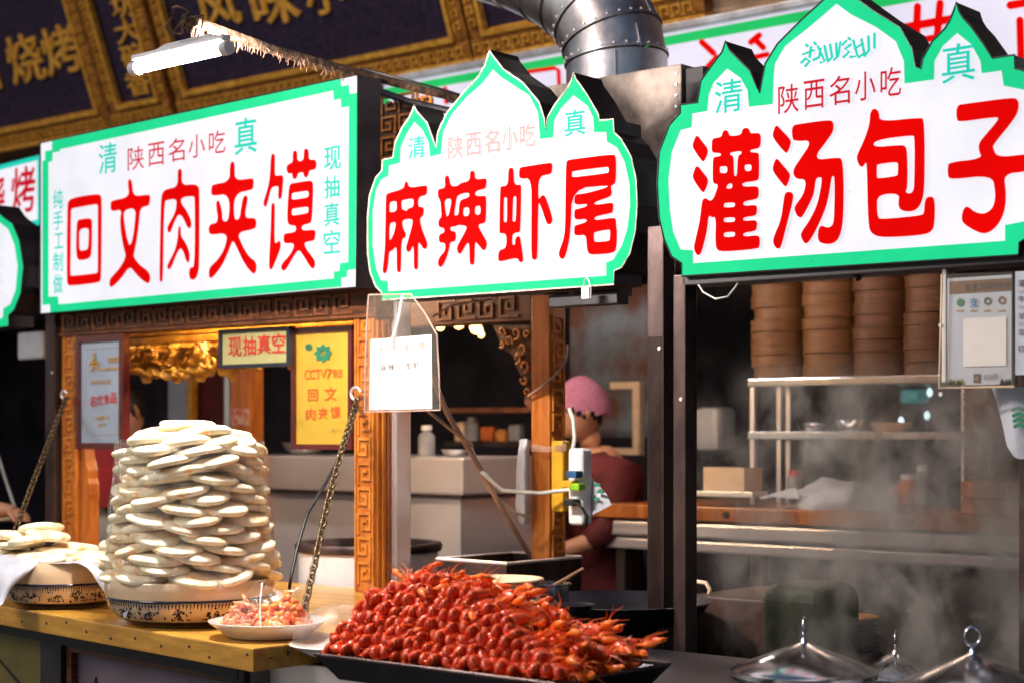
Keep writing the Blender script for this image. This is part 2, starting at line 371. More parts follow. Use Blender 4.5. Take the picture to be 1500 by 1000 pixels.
# long lightbox on the facade
YB = 5.5
ls = thing('long_lightbox', (-3,YB,2.3), 'long white lightbox with green edge and red characters behind the ogee signs', 'sign')
xl, xr = P(563,125,YB).x, 2.5
zt = P(700,101,YB).z; zb = zt-.62
MB().box((xl,YB,zb),(xr,YB+.12,zt)).build('casing', M['casing'], ls)
plate('face', [[(xl,zb),(xr,zb),(xr,zt),(xl,zt)]], YB-.004, M['facedim'], ls)
plate('border', [[(xl,zb),(xr,zb),(xr,zt-.012),(xl,zt-.012)], [(xl+.04,zb+.04),(xr-.04,zb+.04),(xr-.04,zt-.05),(xl+.04,zt-.05)]], YB-.007, M['greenb'], ls)
MB().box((xl-.02,YB-.03,zt+.001),(xr,YB+.10,zt+.03)).build('top_rail', M['galv'], ls, bevel=.004)
def ribbon(mb, pts, wd, Y, to=None):
    """rounded pen stroke given in photo measurements on plane Y"""
    pts = [Vector((a, b)) for a, b in pts]
    L = []; Rr = []
    for i, p in enumerate(pts):
        a = pts[max(0, i-1)]; b = pts[min(len(pts)-1, i+1)]; t = (b-a).normalized(); n = Vector((-t.y, t.x))*wd/2
        L.append(p+n); Rr.append(p-n)
    t0 = (pts[0]-pts[1]).normalized(); t1 = (pts[-1]-pts[-2]).normalized()
    def cap(p, t): 
        n = Vector((-t.y, t.x)); return [p + (t*math.sin(a)+n*math.cos(a))*wd/2 for a in [math.pi*k/6 for k in range(1, 6)]]
    poly = L + [p for p in reversed(cap(pts[-1], t1))][::-1] + Rr[::-1] + cap(pts[0], t0)
    V = [P(q.x, q.y, Y) for q in poly]
    n = len(pts)
    base = len(mb.v)
    F = [(i, i+1, n+5+(n-1-(i+1)), n+5+(n-1-i)) for i in range(n-1)]
    F += [(n-1, *range(n, n+5), n+5)]
    F += [(2*n+4, *range(2*n+5, 2*n+10), 0)]
    mb.add(V, F)
k = 0
for st, wd in (([(1028,62),(1045,78)],9),([(1112,52),(1100,62)],9),([(1106,58),(1118,70)],9),([(1098,86),(1124,80)],8),([(1035,100),(1050,84)],8),
               ([(762,125),(764,112),(770,106),(812,100),(818,103),(819,124)],6),([(652,130),(654,150)],7),([(1328,40),(1400,27)],12),([(1344,10),(1342,58)],11),([(1377,5),(1373,52)],11),
               ([(1480,8),(1520,1)],12),([(1494,30),(1496,95)],11),([(1330,62),(1392,52)],10)):
    mm = MB(); ribbon(mm, st, wd, YB-.010-.0004*k); k += 1
    mm.build('stroke', M['red'] if k not in () else M['red'], ls)

# ------------------------------------------------------------------ plaques above (tilted forward)
TAU = R(20); P0 = Vector((0,5.5,3.16)); TV = Vector((0,-math.sin(TAU),math.cos(TAU))); TN = Vector((0,-math.cos(TAU),-math.sin(TAU)))
def TPL(px, py):
    d = ray(px, py); t = (P0-EYE).dot(TN)/d.dot(TN); p = EYE+d*t
    return p.x, (p-P0).dot(TV)
def tpt(u, v, out=0): return Vector((u, P0.y, P0.z)) + TV*v + TN*out
def tbox(mb, u0, v0, u1, v1, o0, o1):
    c = tpt((u0+u1)/2, (v0+v1)/2, (o0+o1)/2)
    mb.obox(c, Vector(((u1-u0)/2,0,0)), TV*((v1-v0)/2), -TN*((o1-o0)/2)); return mb
def tto(out):
    def f(cx, cy, du, dv):
        u, v = TPL(cx, cy); s = 1
        u2, _ = TPL(cx+du, cy); _, v2 = TPL(cx, cy-dv); return tpt(u2, v2, out)
    return f
def plaque(name_label, pa, pb, chars, off=.022, H=.95):
    ua = TPL(*pa)[0]; ub = TPL(*pb)[0]
    fw_ = .075
    t = thing('name_plaque', tpt((ua+ub)/2, 0), name_label, 'plaque', 'gold lettered plaques on the facade')
    tbox(MB(), ua, .0, ub, H, -.02, .01).build('board', M['navy'], t)
    for (a, b, c, d) in ((ua-fw_, -.085, ub+fw_, -.012), (ua-fw_, H, ub+fw_, H+.08)):
        m_ = tbox(MB(), a, b, c, d, -.03, .035); m_.build('rail', M['golddk'], t, bevel=.006)
    for a in (ua-fw_, ub):
        if a+fw_ > ua-1 : tbox(MB(), a+.004, -.012, a+fw_-.004, H, -.03, .033).build('stile', M['golddk'], t, bevel=.006)
    g = MB()
    tbox(g, ua, -.010, ub, .016, .012, .05); tbox(g, ua, H-.016, ub, H-.001, .012, .05)
    tbox(g, ua, .016, ua+.02, H-.017, .012, .05); tbox(g, ub-.02, .016, ub, H-.017, .012, .05)
    tbox(g, ua-fw_, -.11, ub+fw_, -.087, -.03, .045)
    g.build('gilt_bead', M['gold'], t, bevel=.005)
    # meander relief on the bottom rail and stiles
    r_ = MB(); p = .055; u = ua-fw_+.01
    while u < ub+fw_-p:
        for (x0,y0,x1,y1) in ((0,.0,.14,.8),(.14,.66,.8,.8),(.66,.2,.8,.66),(.36,.2,.66,.34),(.8,0,1,.14)):
            tbox(r_, u+x0*p, -.08+y0*.062, u+x1*p, -.08+y1*.062, .036, .043)
        u += p
    for a in (ua-fw_, ub):
        v = .03
        while v < H-p:
            for (x0,y0,x1,y1) in ((0,.0,.14,.8),(.14,.66,.8,.8),(.66,.2,.8,.66),(.36,.2,.66,.34)):
                tbox(r_, a+.012+x0*.05, v+y0*p, a+.012+x1*.05, v+y1*p, .034, .041)
            v += p
    r_.build('carved_fret', M['gold'], t)
    for it in chars:
        V0, F0 = glyph(it[0]); f = tto(.020); V = []; F = []
        for k, (dx, dy) in enumerate(((0,0),(off,0),(-off,0),(0,off*.7),(0,-off*.7),(off*.6,off*.5),(-off*.6,-off*.5))):
            F += [tuple(i+len(V) for i in q) for q in F0]; V += [(x+dx, y+dy, k) for x, y in V0]
        mm = MB(); pts = [f(it[1], it[2], (x-.5)*it[3], (y-.5)*it[4])+TN*(.0003*k) for x, y, k in V]
        mm.add(pts, F)
        # give the gilt characters real thickness
        n = len(pts); back = [q - TN*.014 for q in pts]
        bm = bmesh.new(); vs = [bm.verts.new(q) for q in pts]
        for q in F:
            try: bm.faces.new([vs[i] for i in q])
            except ValueError: pass
        ed = [e for e in bm.edges if len(e.link_faces) == 1]
        bm.verts.index_update()
        mm.add(back, [])
        mm.f += [(e.verts[0].index, e.verts[1].index, e.verts[1].index+n, e.verts[0].index+n) for e in ed]; mm.fm += [0]*len(ed)
        bm.free()
        mm.build('gilt_character', M['gold'], t)
    return t
plaque('navy plaque with gold barbecue characters at the far upper left', (-420,260), (150,155), [('烧',40,85,52,72),('烤',92,72,52,72),('国',-25,100,46,70)])
plaque('narrow upright navy plaque with a column of gold characters behind the tube lamp', (178,152), (240,140), [('坊',184,6,36,38),('大',190,44,36,36),('碗',198,80,34,34),('香',206,120,34,38)], off=.022)
plaque('widest navy plaque with large gold characters above the bread stall sign', (275,130), (672,50), [('风',322,10,62,62),('味',405,0,68,72),('小',478,-12,56,64)], off=.022)
plaque('navy plaque partly hidden behind the silver duct elbow', (712,38), (1010,-15), [], off=.03)

# ------------------------------------------------------------------ sign builder
def tr(ox, oy, s, pts): return [(ox+s*a, oy+s*b) for a, b in pts]
def toplane(lp, Y): return [XZ(a, b, Y) for a, b in lp]
YF = 3.38
def sign(name, label, outer, inner, Y, depth, chars, border, rnd=False, casing_drop=0):
    o3 = toplane(outer, Y); i3 = toplane(inner, Y)
    cx = sum(p[0] for p in o3)/len(o3); zb = min(p[1] for p in o3)
    t = thing(name, (cx, Y, zb), label, 'sign', 'lit signs over the food stalls')
    # casing: side wall swept backwards + back sheet + thin worn lip at the front edge
    n = len(o3); mb = MB()
    mb.add([(x, Y-.004, z) for x, z in o3]+[(x, Y+depth, z) for x, z in o3], [(i, i+n, (i+1)%n+n, (i+1)%n) for i in range(n)])
    V, F = polyfill([o3], lambda x, z: Vector((x, Y+depth, z))); mb.add(V, F)
    mb.build('casing', M['casing'], t)
    plate('face', [o3], Y, M['face'], t)
    plate('border', [o3 if not rnd else o3, i3], Y-.003, border, t)
    lip = MB(); lip.tube([(x, Y-.004, z) for x, z in o3], .0022, 5, closed=True); lip.build('edge_trim', M['worn'] if rnd else M['black'], t)
    for lps in chars:
        plate('character', [toplane(chaikin(l), Y-.006) for l in lps], Y-.006, M['red'], t)
    return t
# ---- traced heavy characters ------------------------------------------------
A = lambda p: tr(80,220,.21,p); B = lambda p: tr(280,210,.21,p); C = lambda p: tr(540,230,.2,p); D = lambda p: tr(720,210,.2,p)
E = lambda p: tr(1000,150,.24,p); G = lambda p: tr(1240,130,.26,p)
hui = [A([(88,400),(95,350),(150,328),(285,308),(322,312),(330,350),(326,880),(318,918),(290,927),(120,947),(90,942),(84,900)]),
       A([(114,450),(116,410),(150,402),(285,378),(301,382),(301,410),(301,830),(298,858),(270,862),(125,878),(111,876),(111,850)]),
       A([(153,530),(160,488),(190,482),(240,475),(260,485),(262,520),(260,700),(250,755),(190,770),(158,765),(148,700)])]
hui2 = [A([(153,530),(160,488),(190,482),(240,475),(260,485),(262,520),(260,700),(250,755),(190,770),(158,765),(148,700)]), A([(172,600),(175,555),(215,543),(237,550),(238,580),(235,670),(228,695),(190,703),(173,698)])]
wen = [A([(510,235),(515,205),(532,203),(542,240),(550,325),(650,310),(668,318),(664,370),(655,390),(598,402),(590,500),(575,620),(555,720),(550,745),(590,800),(660,850),(669,900),(657,932),(630,922),(570,870),(525,806),(470,890),(405,955),(385,955),(381,920),(392,890),(450,830),(500,745),(480,680),(462,580),(455,480),(468,415),(410,427),(390,420),(390,370),(400,352),(522,330)]),
       A([(478,420),(566,402),(560,500),(548,600),(527,678),(505,620),(488,520)])]
rou = [A([(858,150),(864,133),(886,133),(888,160),(886,247),(975,238),(1006,255),(1011,300),(1010,800),(1000,860),(985,898),(955,908),(938,885),(938,835),(950,818),(977,815),(978,340),(970,320),(885,330),(880,370),(920,420),(957,500),(950,550),(925,540),(900,480),(868,440),(835,500),(812,570),(793,580),(783,545),(800,510),(840,440),(850,380),(848,340),(785,348),(763,365),(757,900),(747,922),(731,915),(732,800),(740,360),(752,290),(790,270),(858,258)])]
rou2 = [A([(872,525),(882,545),(880,600),(910,640),(942,710),(942,770),(932,790),(914,768),(900,710),(875,678),(845,740),(812,825),(793,836),(783,810),(800,775),(840,700),(858,620),(862,545)])]
jia = [B([(270,160),(278,130),(298,130),(304,160),(304,262),(415,245),(438,250),(434,310),(425,325),(300,352),(298,538),(338,530),(345,470),(360,380),(378,363),(394,372),(392,410),(370,525),(440,520),(455,540),(453,580),(440,600),(322,622),(350,700),(400,790),(452,825),(457,870),(447,910),(425,908),(370,840),(310,710),(290,676),(270,730),(220,850),(150,938),(127,942),(122,900),(133,860),(190,810),(240,720),(252,625),(140,640),(122,622),(123,585),(135,565),(190,553),(172,430),(180,398),(198,405),(217,480),(217,548),(265,542),(267,352),(150,369),(138,350),(143,300),(155,288),(268,268)])]
mo1 = [B([(558,90),(562,74),(580,76),(585,100),(583,210),(590,230),(635,220),(644,240),(640,290),(632,385),(612,392),(606,375),(610,305),(598,298),(565,306),(550,340),(530,432),(516,446),(503,430),(508,395),(530,330),(548,250),(555,120)])]
mo2 = [B([(558,440),(564,418),(580,418),(585,445),(580,700),(600,692),(615,675),(627,700),(622,740),(590,820),(565,882),(546,880),(541,845),(555,600)])]
mo3 = [B([(708,75),(714,53),(735,53),(740,75),(740,128),(785,122),(785,55),(795,36),(815,42),(820,65),(820,118),(862,113),(875,135),(872,170),(862,184),(822,190),(818,225),(800,244),(785,228),(782,200),(745,208),(738,240),(720,254),(706,238),(705,208),(680,214),(665,195),(666,160),(680,145),(710,135)])]
mo4 = [B([(680,320),(690,283),(720,278),(825,260),(848,268),(852,320),(845,500),(838,550),(820,562),(772,572),(772,612),(860,602),(869,620),(864,665),(852,682),(787,690),(800,735),(840,785),(864,820),(864,862),(850,876),(830,864),(780,780),(750,740),(720,780),(662,884),(638,892),(626,870),(632,840),(680,790),(712,740),(718,695),(655,700),(643,682),(646,640),(655,630),(730,620),(732,575),(695,574),(672,560),(669,500)]),
       B([(701,370),(705,347),(730,344),(808,331),(821,340),(819,370),(808,380),(715,395),(702,390)]), B([(701,480),(705,457),(730,454),(808,442),(819,450),(817,480),(806,490),(715,504),(702,500)])]
ma = [C([(262,200),(270,180),(285,182),(295,228),(405,210),(428,212),(430,240),(425,282),(365,292),(362,370),(395,364),(405,380),(402,430),(370,455),(400,560),(432,630),(427,668),(405,678),(388,655),(370,626),(362,640),(362,800),(356,826),(336,824),(330,800),(330,660),(320,655),(305,694),(283,698),(271,670),(280,640),(325,480),(318,455),(275,455),(245,470),(250,520),(273,560),(270,592),(240,602),(238,830),(228,848),(208,842),(205,800),(205,670),(195,660),(175,688),(150,690),(143,790),(130,850),(113,856),(100,835),(108,780),(120,650),(125,290),(132,268),(255,235)]),
      C([(154,350),(158,330),(195,324),(205,330),(205,385),(195,400),(160,407),(153,400)]), C([(240,335),(245,316),(315,306),(329,312),(329,355),(320,370),(285,380),(275,400),(262,388),(243,387)]), C([(153,485),(192,477),(200,490),(185,560),(160,612),(152,605)])]
la = [C([(556,160),(566,136),(584,138),(592,165),(602,218),(655,212),(670,192),(740,178),(742,115),(752,102),(772,104),(778,120),(780,168),(855,157),(864,165),(861,215),(852,235),(785,248),(778,288),(856,284),(862,300),(860,460),(850,487),(795,495),(830,560),(866,620),(866,650),(852,686),(835,684),(800,640),(778,616),(776,770),(768,792),(747,790),(738,770),(738,635),(720,630),(680,704),(663,715),(648,690),(646,655),(690,580),(722,515),(700,503),(655,498),(640,510),(598,512),(600,545),(638,543),(640,600),(630,620),(595,625),(590,680),(560,770),(530,812),(510,798),(506,760),(530,720),(560,690),(562,628),(522,630),(513,610),(516,568),(555,555),(553,520),(518,517),(510,495),(513,458),(535,440),(528,370),(525,320),(506,292),(506,250),(515,235),(562,228)]),
      C([(554,312),(607,303),(600,360),(585,434),(570,438),(562,390)]), C([(640,330),(650,278),(735,258),(737,290),(720,302),(663,318),(660,422),(635,432),(626,424)]), C([(694,390),(700,371),(737,368),(737,428),(702,438),(694,425)]), C([(779,372),(790,359),(819,358),(819,416),(800,427),(779,420)])]
xia1 = [D([(123,210),(130,182),(155,180),(163,200),(165,308),(212,301),(219,320),(212,635),(206,652),(160,660),(152,685),(152,750),(175,740),(171,705),(190,678),(210,685),(218,740),(234,850),(226,872),(203,873),(190,835),(65,868),(48,860),(50,800),(65,780),(108,768),(110,660),(60,662),(57,645),(62,330),(70,316),(120,310)]),
        D([(91,410),(95,397),(112,397),(114,420),(113,565),(107,580),(92,578),(89,560)]), D([(159,405),(163,390),(180,388),(182,410),(177,565),(170,577),(156,574),(154,555)])]
xia2 = [D([(202,205),(205,180),(240,172),(430,142),(446,150),(444,205),(434,228),(345,240),(342,415),(356,398),(372,378),(394,385),(447,545),(444,582),(420,600),(400,582),(355,440),(342,442),(337,820),(328,854),(303,854),(291,830),(292,500),(292,255),(212,262),(200,240)])]
wei = [D([(546,150),(555,125),(590,118),(890,80),(913,95),(912,270),(900,302),(872,312),(882,360),(875,392),(755,430),(753,455),(880,433),(893,445),(890,500),(878,514),(758,535),(750,568),(900,543),(912,560),(914,620),(920,640),(917,760),(900,806),(740,817),(708,808),(696,760),(693,668),(625,678),(604,668),(606,608),(620,600),(695,580),(697,553),(625,562),(605,548),(607,490),(620,484),(698,465),(702,443),(622,453),(605,438),(608,388),(620,375),(690,368),(850,324),(854,308),(590,333),(580,640),(560,760),(538,838),(518,850),(498,838),(490,800),(530,700),(540,600),(542,300)]),
       D([(589,218),(594,204),(845,173),(858,176),(858,212),(848,220),(598,250),(589,245)]), D([(749,665),(756,650),(855,632),(869,636),(867,700),(860,717),(768,724),(751,720)])]
guan_d = [[E([(68,235),(80,205),(97,208),(110,230),(152,280),(155,310),(132,362),(118,362),(63,282),(60,258)])], [E([(70,420),(80,390),(98,393),(112,415),(154,465),(155,495),(132,550),(118,550),(64,472),(61,442)])]]
guan = [E([(115,625),(122,592),(145,584),(162,604),(185,595),(210,530),(215,500),(188,498),(182,470),(184,342),(195,335),(234,328),(232,310),(185,310),(176,290),(178,235),(188,220),(238,213),(242,185),(255,170),(272,172),(282,190),(285,208),(358,200),(362,170),(378,156),(400,158),(410,175),(412,192),(465,186),(478,205),(477,255),(467,282),(413,290),(413,308),(458,306),(467,322),(467,455),(460,480),(363,490),(365,517),(455,511),(465,530),(464,570),(455,592),(370,605),(370,634),(445,626),(455,640),(452,682),(440,694),(370,702),(370,727),(445,718),(455,735),(452,772),(440,787),(370,797),(370,822),(460,810),(472,830),(470,877),(460,895),(230,914),(205,895),(199,840),(203,700),(180,704),(158,688),(150,780),(117,914),(100,937),(82,928),(66,890),(80,830),(105,720)]),
        E([(227,402),(230,391),(268,391),(272,400),(272,425),(262,433),(232,433),(227,425)]), E([(377,392),(383,381),(415,380),(420,388),(420,412),(410,421),(382,421)]),
        E([(289,307),(360,296),(358,318),(335,325),(333,440),(323,454),(313,444),(312,330),(289,322)]), E([(275,500),(302,492),(304,527),(263,530)]), E([(251,628),(256,614),(320,611),(319,635),(308,641),(252,643)]), E([(251,715),(256,705),(320,701),(319,725),(308,731),(252,733)]), E([(251,805),(256,795),(320,789),(319,815),(308,821),(252,824)])]
tang_d = [[E([(555,175),(563,148),(578,141),(600,168),(657,225),(662,252),(641,308),(625,310),(553,222),(549,195)])], [E([(555,378),(565,350),(580,345),(600,372),(652,430),(657,457),(636,514),(620,514),(553,427),(549,400)])],
          [E([(617,590),(625,553),(650,545),(674,556),(676,592),(640,730),(602,882),(585,897),(563,884),(550,850),(560,810),(600,720)])]]
tang = [E([(666,170),(675,140),(720,132),(890,108),(920,118),(922,170),(900,210),(788,357),(950,336),(976,350),(984,500),(981,720),(960,825),(920,864),(860,866),(823,845),(828,770),(850,750),(880,768),(915,755),(925,700),(928,470),(920,447),(908,460),(895,560),(870,660),(800,810),(762,862),(743,862),(720,820),(725,790),(770,730),(820,630),(840,540),(850,470),(842,456),(812,465),(805,540),(790,590),(732,700),(715,706),(693,688),(681,650),(690,625),(740,560),(755,470),(695,470),(675,440),(676,410),(700,370),(797,230),(680,240),(668,210)])]
bao = [G([(132,145),(145,115),(170,115),(185,140),(187,187),(415,163),(440,175),(441,560),(425,640),(395,684),(350,695),(302,685),(290,650),(300,590),(174,598),(172,680),(177,725),(192,737),(425,715),(437,700),(440,640),(452,612),(482,607),(499,630),(497,760),(482,808),(420,827),(200,840),(142,820),(121,770),(115,420),(105,420),(92,443),(73,438),(58,400),(59,375),(100,290),(130,200)]),
       G([(160,290),(373,262),(384,275),(382,540),(375,580),(355,593),(330,584),(345,560),(343,360),(332,322),(300,318),(148,332)]), G([(171,440),(175,426),(282,413),(291,425),(289,485),(280,493),(178,507),(171,500)])]
zi = [G([(618,125),(628,92),(670,86),(935,50),(968,62),(972,120),(940,180),(828,315),(825,335),(850,388),(1010,370),(1062,364),(1080,400),(1065,458),(1010,468),(885,482),(900,580),(895,680),(860,765),(800,816),(750,815),(680,777),(648,748),(651,700),(668,664),(692,668),(720,695),(770,708),(815,685),(835,640),(838,580),(820,487),(585,514),(570,490),(570,440),(580,415),(765,395),(745,350),(745,310),(770,275),(857,175),(850,158),(632,190),(620,170)])]

s1o = [(60,210),(525,110),(523,421),(60,460)]
s1i_out = [(76,207),(499,116),(500,127),(511,124),(512,138),(524,136),(522,394),(509,396),(508,406),(500,407),(500,420),(74,459),(73,446),(62,447),(62,236),(66,235),(66,222),(76,220)]
s1i = [(88,219),(488,133),(489,147),(499,145),(500,158),(511,156),(510,384),(498,386),(497,397),(489,398),(489,408),(86,446),(85,434),(71,435),(71,238),(77,236),(77,224),(88,222)]
o3 = toplane(s1o, YF)
sg1 = sign('lit_sign', 'rectangular white lit sign with stepped green border and five tall red characters', s1o, s1i, YF, .09,
     [hui[:2], hui2, wen, rou, rou2, jia, mo1, mo2, mo3, mo4], M['teal'])
# rectangular sign: notch the corners of the green border
for o in list(bpy.data.objects):
    if o.parent == sg1 and o.name.startswith('border'): bpy.data.objects.remove(o)
plate('border', [toplane(s1i_out, YF-.003), toplane(s1i, YF-.003)], YF-.003, M['green'], sg1)
f1 = onplane(YF-.006)
glyphs('lettering', line('陕西名小吃',199,232,318,208,24,34), f1, M['redthin'], sg1)
glyphs('lettering', [('清',158,232,26,44),('真',360,199,32,52)], f1, M['teal'], sg1, .012)
glyphs('lettering', [('现',487,232,24,34),('抽',486,274,22,32),('真',486,314,22,34),('空',486,354,24,34)], f1, M['teal'], sg1, .012)
glyphs('lettering', [('纯',85,292,14,28),('手',85,323,14,27),('工',86,353,13,22),('制',85,384,14,28),('做',85,416,14,28)], f1, M['teal'], sg1, .012)

s2o = [(561,440),(901,417),(901,397),(912,392),(924,372),(932,340),(935,300),(933,262),(926,230),(912,205),(901,194),(900,175),(880,177),(878,168),(862,140),(851,124),(845,116),(842,107),(839,118),(834,128),(815,153),(804,172),(801,190),(799,174),(791,150),(768,122),(739,102),(728,88),(722,80),(719,73),(716,84),(712,96),(702,113),(678,139),(656,166),(643,194),(640,217),(635,202),(627,180),(613,165),(610,160),(608,154),(606,162),(602,171),(591,187),(580,210),(577,231),(562,235),(561,250),(552,261),(543,287),(540,320),(540,370),(544,400),(552,420),(560,428)]
s2i = [(570,427),(889,404),(889,385),(899,381),(912,360),(920,335),(924,300),(923,270),(916,238),(905,217),(890,208),(889,194),(871,194),(870,173),(862,156),(841,140),(822,160),(813,176),(811,202),(792,204),(789,165),(776,140),(748,122),(733,112),(723,102),(716,112),(706,124),(684,143),(662,169),(650,194),(647,226),(631,230),(629,210),(620,191),(608,179),(596,198),(588,216),(587,239),(566,243),(570,243),(570,258),(560,263),(552,278),(547,310),(547,360),(552,394),(559,411),(569,412)]
s2i = [(570,427),(889,404),(889,385),(899,381),(912,360),(920,335),(924,300),(923,270),(916,238),(905,217),(890,208),(889,194),(871,194),(870,173),(862,156),(841,140),(822,160),(813,176),(811,202),(792,204),(789,165),(776,140),(748,122),(733,112),(723,102),(716,112),(706,124),(684,143),(662,169),(650,194),(647,226),(631,230),(629,210),(620,191),(608,179),(596,198),(588,216),(587,239),(571,243),(570,258),(560,263),(552,278),(547,310),(547,360),(552,394),(559,411),(569,412)]
sg2 = sign('lit_sign', 'middle ogee-topped lit sign with faded small lettering and four heavy red characters', s2o, s2i, YF, .11, [ma, la, xia1, xia2, wei], M['green'], rnd=True)
glyphs('lettering', line('陕西名小吃',667,216,773,198,22,34), f1, M['fadered'], sg2, .008)
glyphs('lettering', [('清',610,216,24,32),('真',842,180,30,38)], f1, M['teal'], sg2, .01)
mm = MB()
for st in ([(712,130),(713,152)],[(712,138),(722,146)],[(724,130),(725,154)],[(732,146),(740,150),(733,154)]): ribbon(mm, st, 1.6, YF-.006)
mm.build('worn_lettering', M['faint'], sg2)
s3o = [(1000,405),(1493,374),(1494,356),(1520,340),(1545,290),(1556,210),(1545,150),(1525,118),(1500,104),(1488,101),(1487,81),(1455,86),(1442,65),(1424,40),(1412,27),(1406,17),(1402,4),(1398,17),(1392,32),(1385,43),(1367,61),(1353,86),(1350,102),(1343,98),(1338,72),(1320,40),(1284,18),(1259,0),(1240,-14),(1228,-30),(1218,-12),(1208,0),(1176,29),(1140,65),(1122,94),(1117,119),(1114,137),(1109,126),(1100,104),(1080,84),(1070,74),(1064,61),(1059,77),(1046,94),(1028,119),(1023,151),(998,154),(998,166),(982,184),(967,223),(964,270),(967,320),(974,350),(985,376),(1000,386)]
s3i = [(1016,386),(1473,353),(1473,330),(1500,325),(1525,300),(1538,210),(1525,145),(1500,132),(1471,126),(1468,104),(1439,108),(1437,90),(1424,66),(1403,49),(1382,68),(1370,90),(1369,117),(1326,123),(1325,90),(1313,61),(1284,40),(1248,22),(1226,6),(1208,22),(1183,43),(1151,68),(1136,94),(1134,119),(1133,153),(1098,157),(1096,133),(1086,115),(1066,101),(1046,122),(1039,140),(1037,163),(1015,167),(1014,187),(998,191),(985,223),(980,263),(982,306),(987,340),(998,366),(1016,367)]
sg3 = sign('lit_sign', 'largest ogee-topped lit sign with green script and very large red characters at the right', s3o, s3i, YF, .11, guan_d+[guan]+tang_d+[tang, bao, zi], M['green'])
glyphs('lettering', line('陕西名小吃',1155,145,1305,120,30,42), f1, M['redthin'], sg3, .006)
glyphs('lettering', [('清',1067,141,40,48),('真',1404,92,48,56)], f1, M['teal'], sg3, .008)
mm = MB(); k = 0
for st, wd in (([(1174,92),(1180,86),(1186,90),(1180,97)],3),([(1186,84),(1188,70)],3),([(1176,80),(1192,74)],2.4),([(1192,88),(1200,84),(1202,72)],3),([(1198,68),(1208,90),(1202,92)],2.6),([(1208,68),(1212,88)],3),([(1216,66),(1219,84),(1213,90)],3),
      ([(1225,64),(1226,84)],3),([(1231,62),(1228,82),(1222,88)],2.6),([(1236,84),(1244,76),(1238,72),(1246,66)],3),([(1234,66),(1240,60)],2.6),([(1250,60),(1256,82),(1246,84)],3),([(1252,72),(1264,64)],2.4),([(1262,58),(1266,78),(1258,84)],3),([(1272,54),(1273,74),(1266,82)],3),([(1281,50),(1281,70)],3),([(1181,66),(1183,68)],3),([(1193,63),(1195,65)],3),([(1243,56),(1245,58)],3)):
    ribbon(mm, st, wd*1.3, YF-.006-.0001*k); k += 1
mm.build('script_lettering', M['teal'], sg3)

# second skin of the double sided middle sign: shell behind
s2b = [(x+30, y+8) for x, y in s2o if x > 760]
x_ = [XZ(a, b, YF+.13) for a, b in ((880,178),(905,196),(925,230),(935,300),(925,372),(905,400),(905,432),(840,436),(840,190))]
hb = thing('sign_back_shell', (x_[0][0], YF+.13, x_[5][1]), 'dark back half of the middle ogee sign, with a pale rim', 'sign housing')
n = len(x_)
mb = MB(); mb.add([(x, YF+.13, z) for x, z in x_]+[(x, YF+.19, z) for x, z in x_], [(i, i+n, (i+1)%n+n, (i+1)%n) for i in range(n)]+[tuple(range(n)), tuple(range(2*n-1, n-1, -1))])
mb.build('shell', M['casing'], hb)
MB().tube([(x, YF+.192, z) for x, z in x_[:6]], .004, 6).build('pale_rim', M['whitepl'], hb)
# small dark box hanging under right end of sign 2
a = P(800,428,YF+.02); b = P(905,445,YF+.02)
MB().box((a.x,YF+.03,b.z+.002),(b.x-.01,YF+.08,a.z-.008)).build('underside_box', M['black'], sg2, bevel=.003)

# far left signs
sl = [(-110,330),(-60,300),(-20,318),(-8,300),(0,312),(6,318),(20,328),(30,352),(36,390),(32,430),(22,455),(14,462),(14,478),(-110,492)]
sli = [(-104,338),(-60,310),(-20,328),(-8,318),(3,328),(13,336),(22,358),(27,390),(24,425),(16,446),(6,452),(5,466),(-104,480)]
sg0 = sign('lit_sign', 'ogee-ended lit sign cut off by the left edge of the photo', sl, sli, YF, .10, [], M['green'])
glyphs('lettering', [('现',0,358,13,22),('抽',0,384,13,22),('真',0,410,13,22),('空',0,436,13,22)], f1, M['faint'], sg0)
YK = 3.95
so = [(-80,262),(62,226),(62,330),(-80,356)]; si = [(-74,269),(56,235),(56,322),(-74,348)]
sk = sign('lit_sign', 'small white lit sign with a purple-red barbecue character at the far left', so, si, YK, .08, [], M['teal'])
glyphs('lettering', [('烤',34,278,34,66),('烧',-10,290,34,66)], onplane(YK-.006), M['redthin'], sk, .02)

# ------------------------------------------------------------------ tube lamp on its bracket
pc = P(520,106,YF+.02)
lt = thing('tube_lamp', (pc.x, YF, pc.z), 'bright fluorescent tube lamp on a dusty arm sticking out above the rectangular sign', 'lamp')
pe = P(272,27,2.46); pb = Vector((pc.x+.02, 4.3, pc.z-.02))
arm = MB(); pts = [pb, pc+Vector((0,.3,-.01)), pc, pc.lerp(pe,.5)+Vector((0,0,-.01)), pe]
arm.tube(pts, [.012,.012,.013,.013,.012], 8); arm.build('arm', M['dust'], lt, smooth=True)
fz = MB(); rnd = random.Random(3)
for i in range(170):
    t = rnd.random()**.7; c = pc.lerp(pe, t); a = rnd.uniform(-.3, math.pi+.3)
    fz.tube([c+Vector((math.cos(a)*.008,0,-math.sin(a)*.010)), c+Vector((math.cos(a)*.016+rnd.uniform(-.008,.008),rnd.uniform(-.012,.012),-.012-rnd.random()*.028))], [.0025,.0008], 4, cap=False)
fz.build('dust_fringe', M['dust'], lt)['kind'] = 'stuff'
la_ = P(203,94,2.46); lb_ = P(326,62,2.46); zz = (la_.z+lb_.z)/2
MB().tube([(la_.x,2.46,zz-.012),(lb_.x,2.46,zz-.012)], .0125, 16).build('tube', M['lampw'], lt, smooth=True)
MB().box((la_.x-.015,2.448,zz+.004),(lb_.x+.015,2.472,zz+.018)).build('fitting', M['whitepl'], lt, bevel=.004)
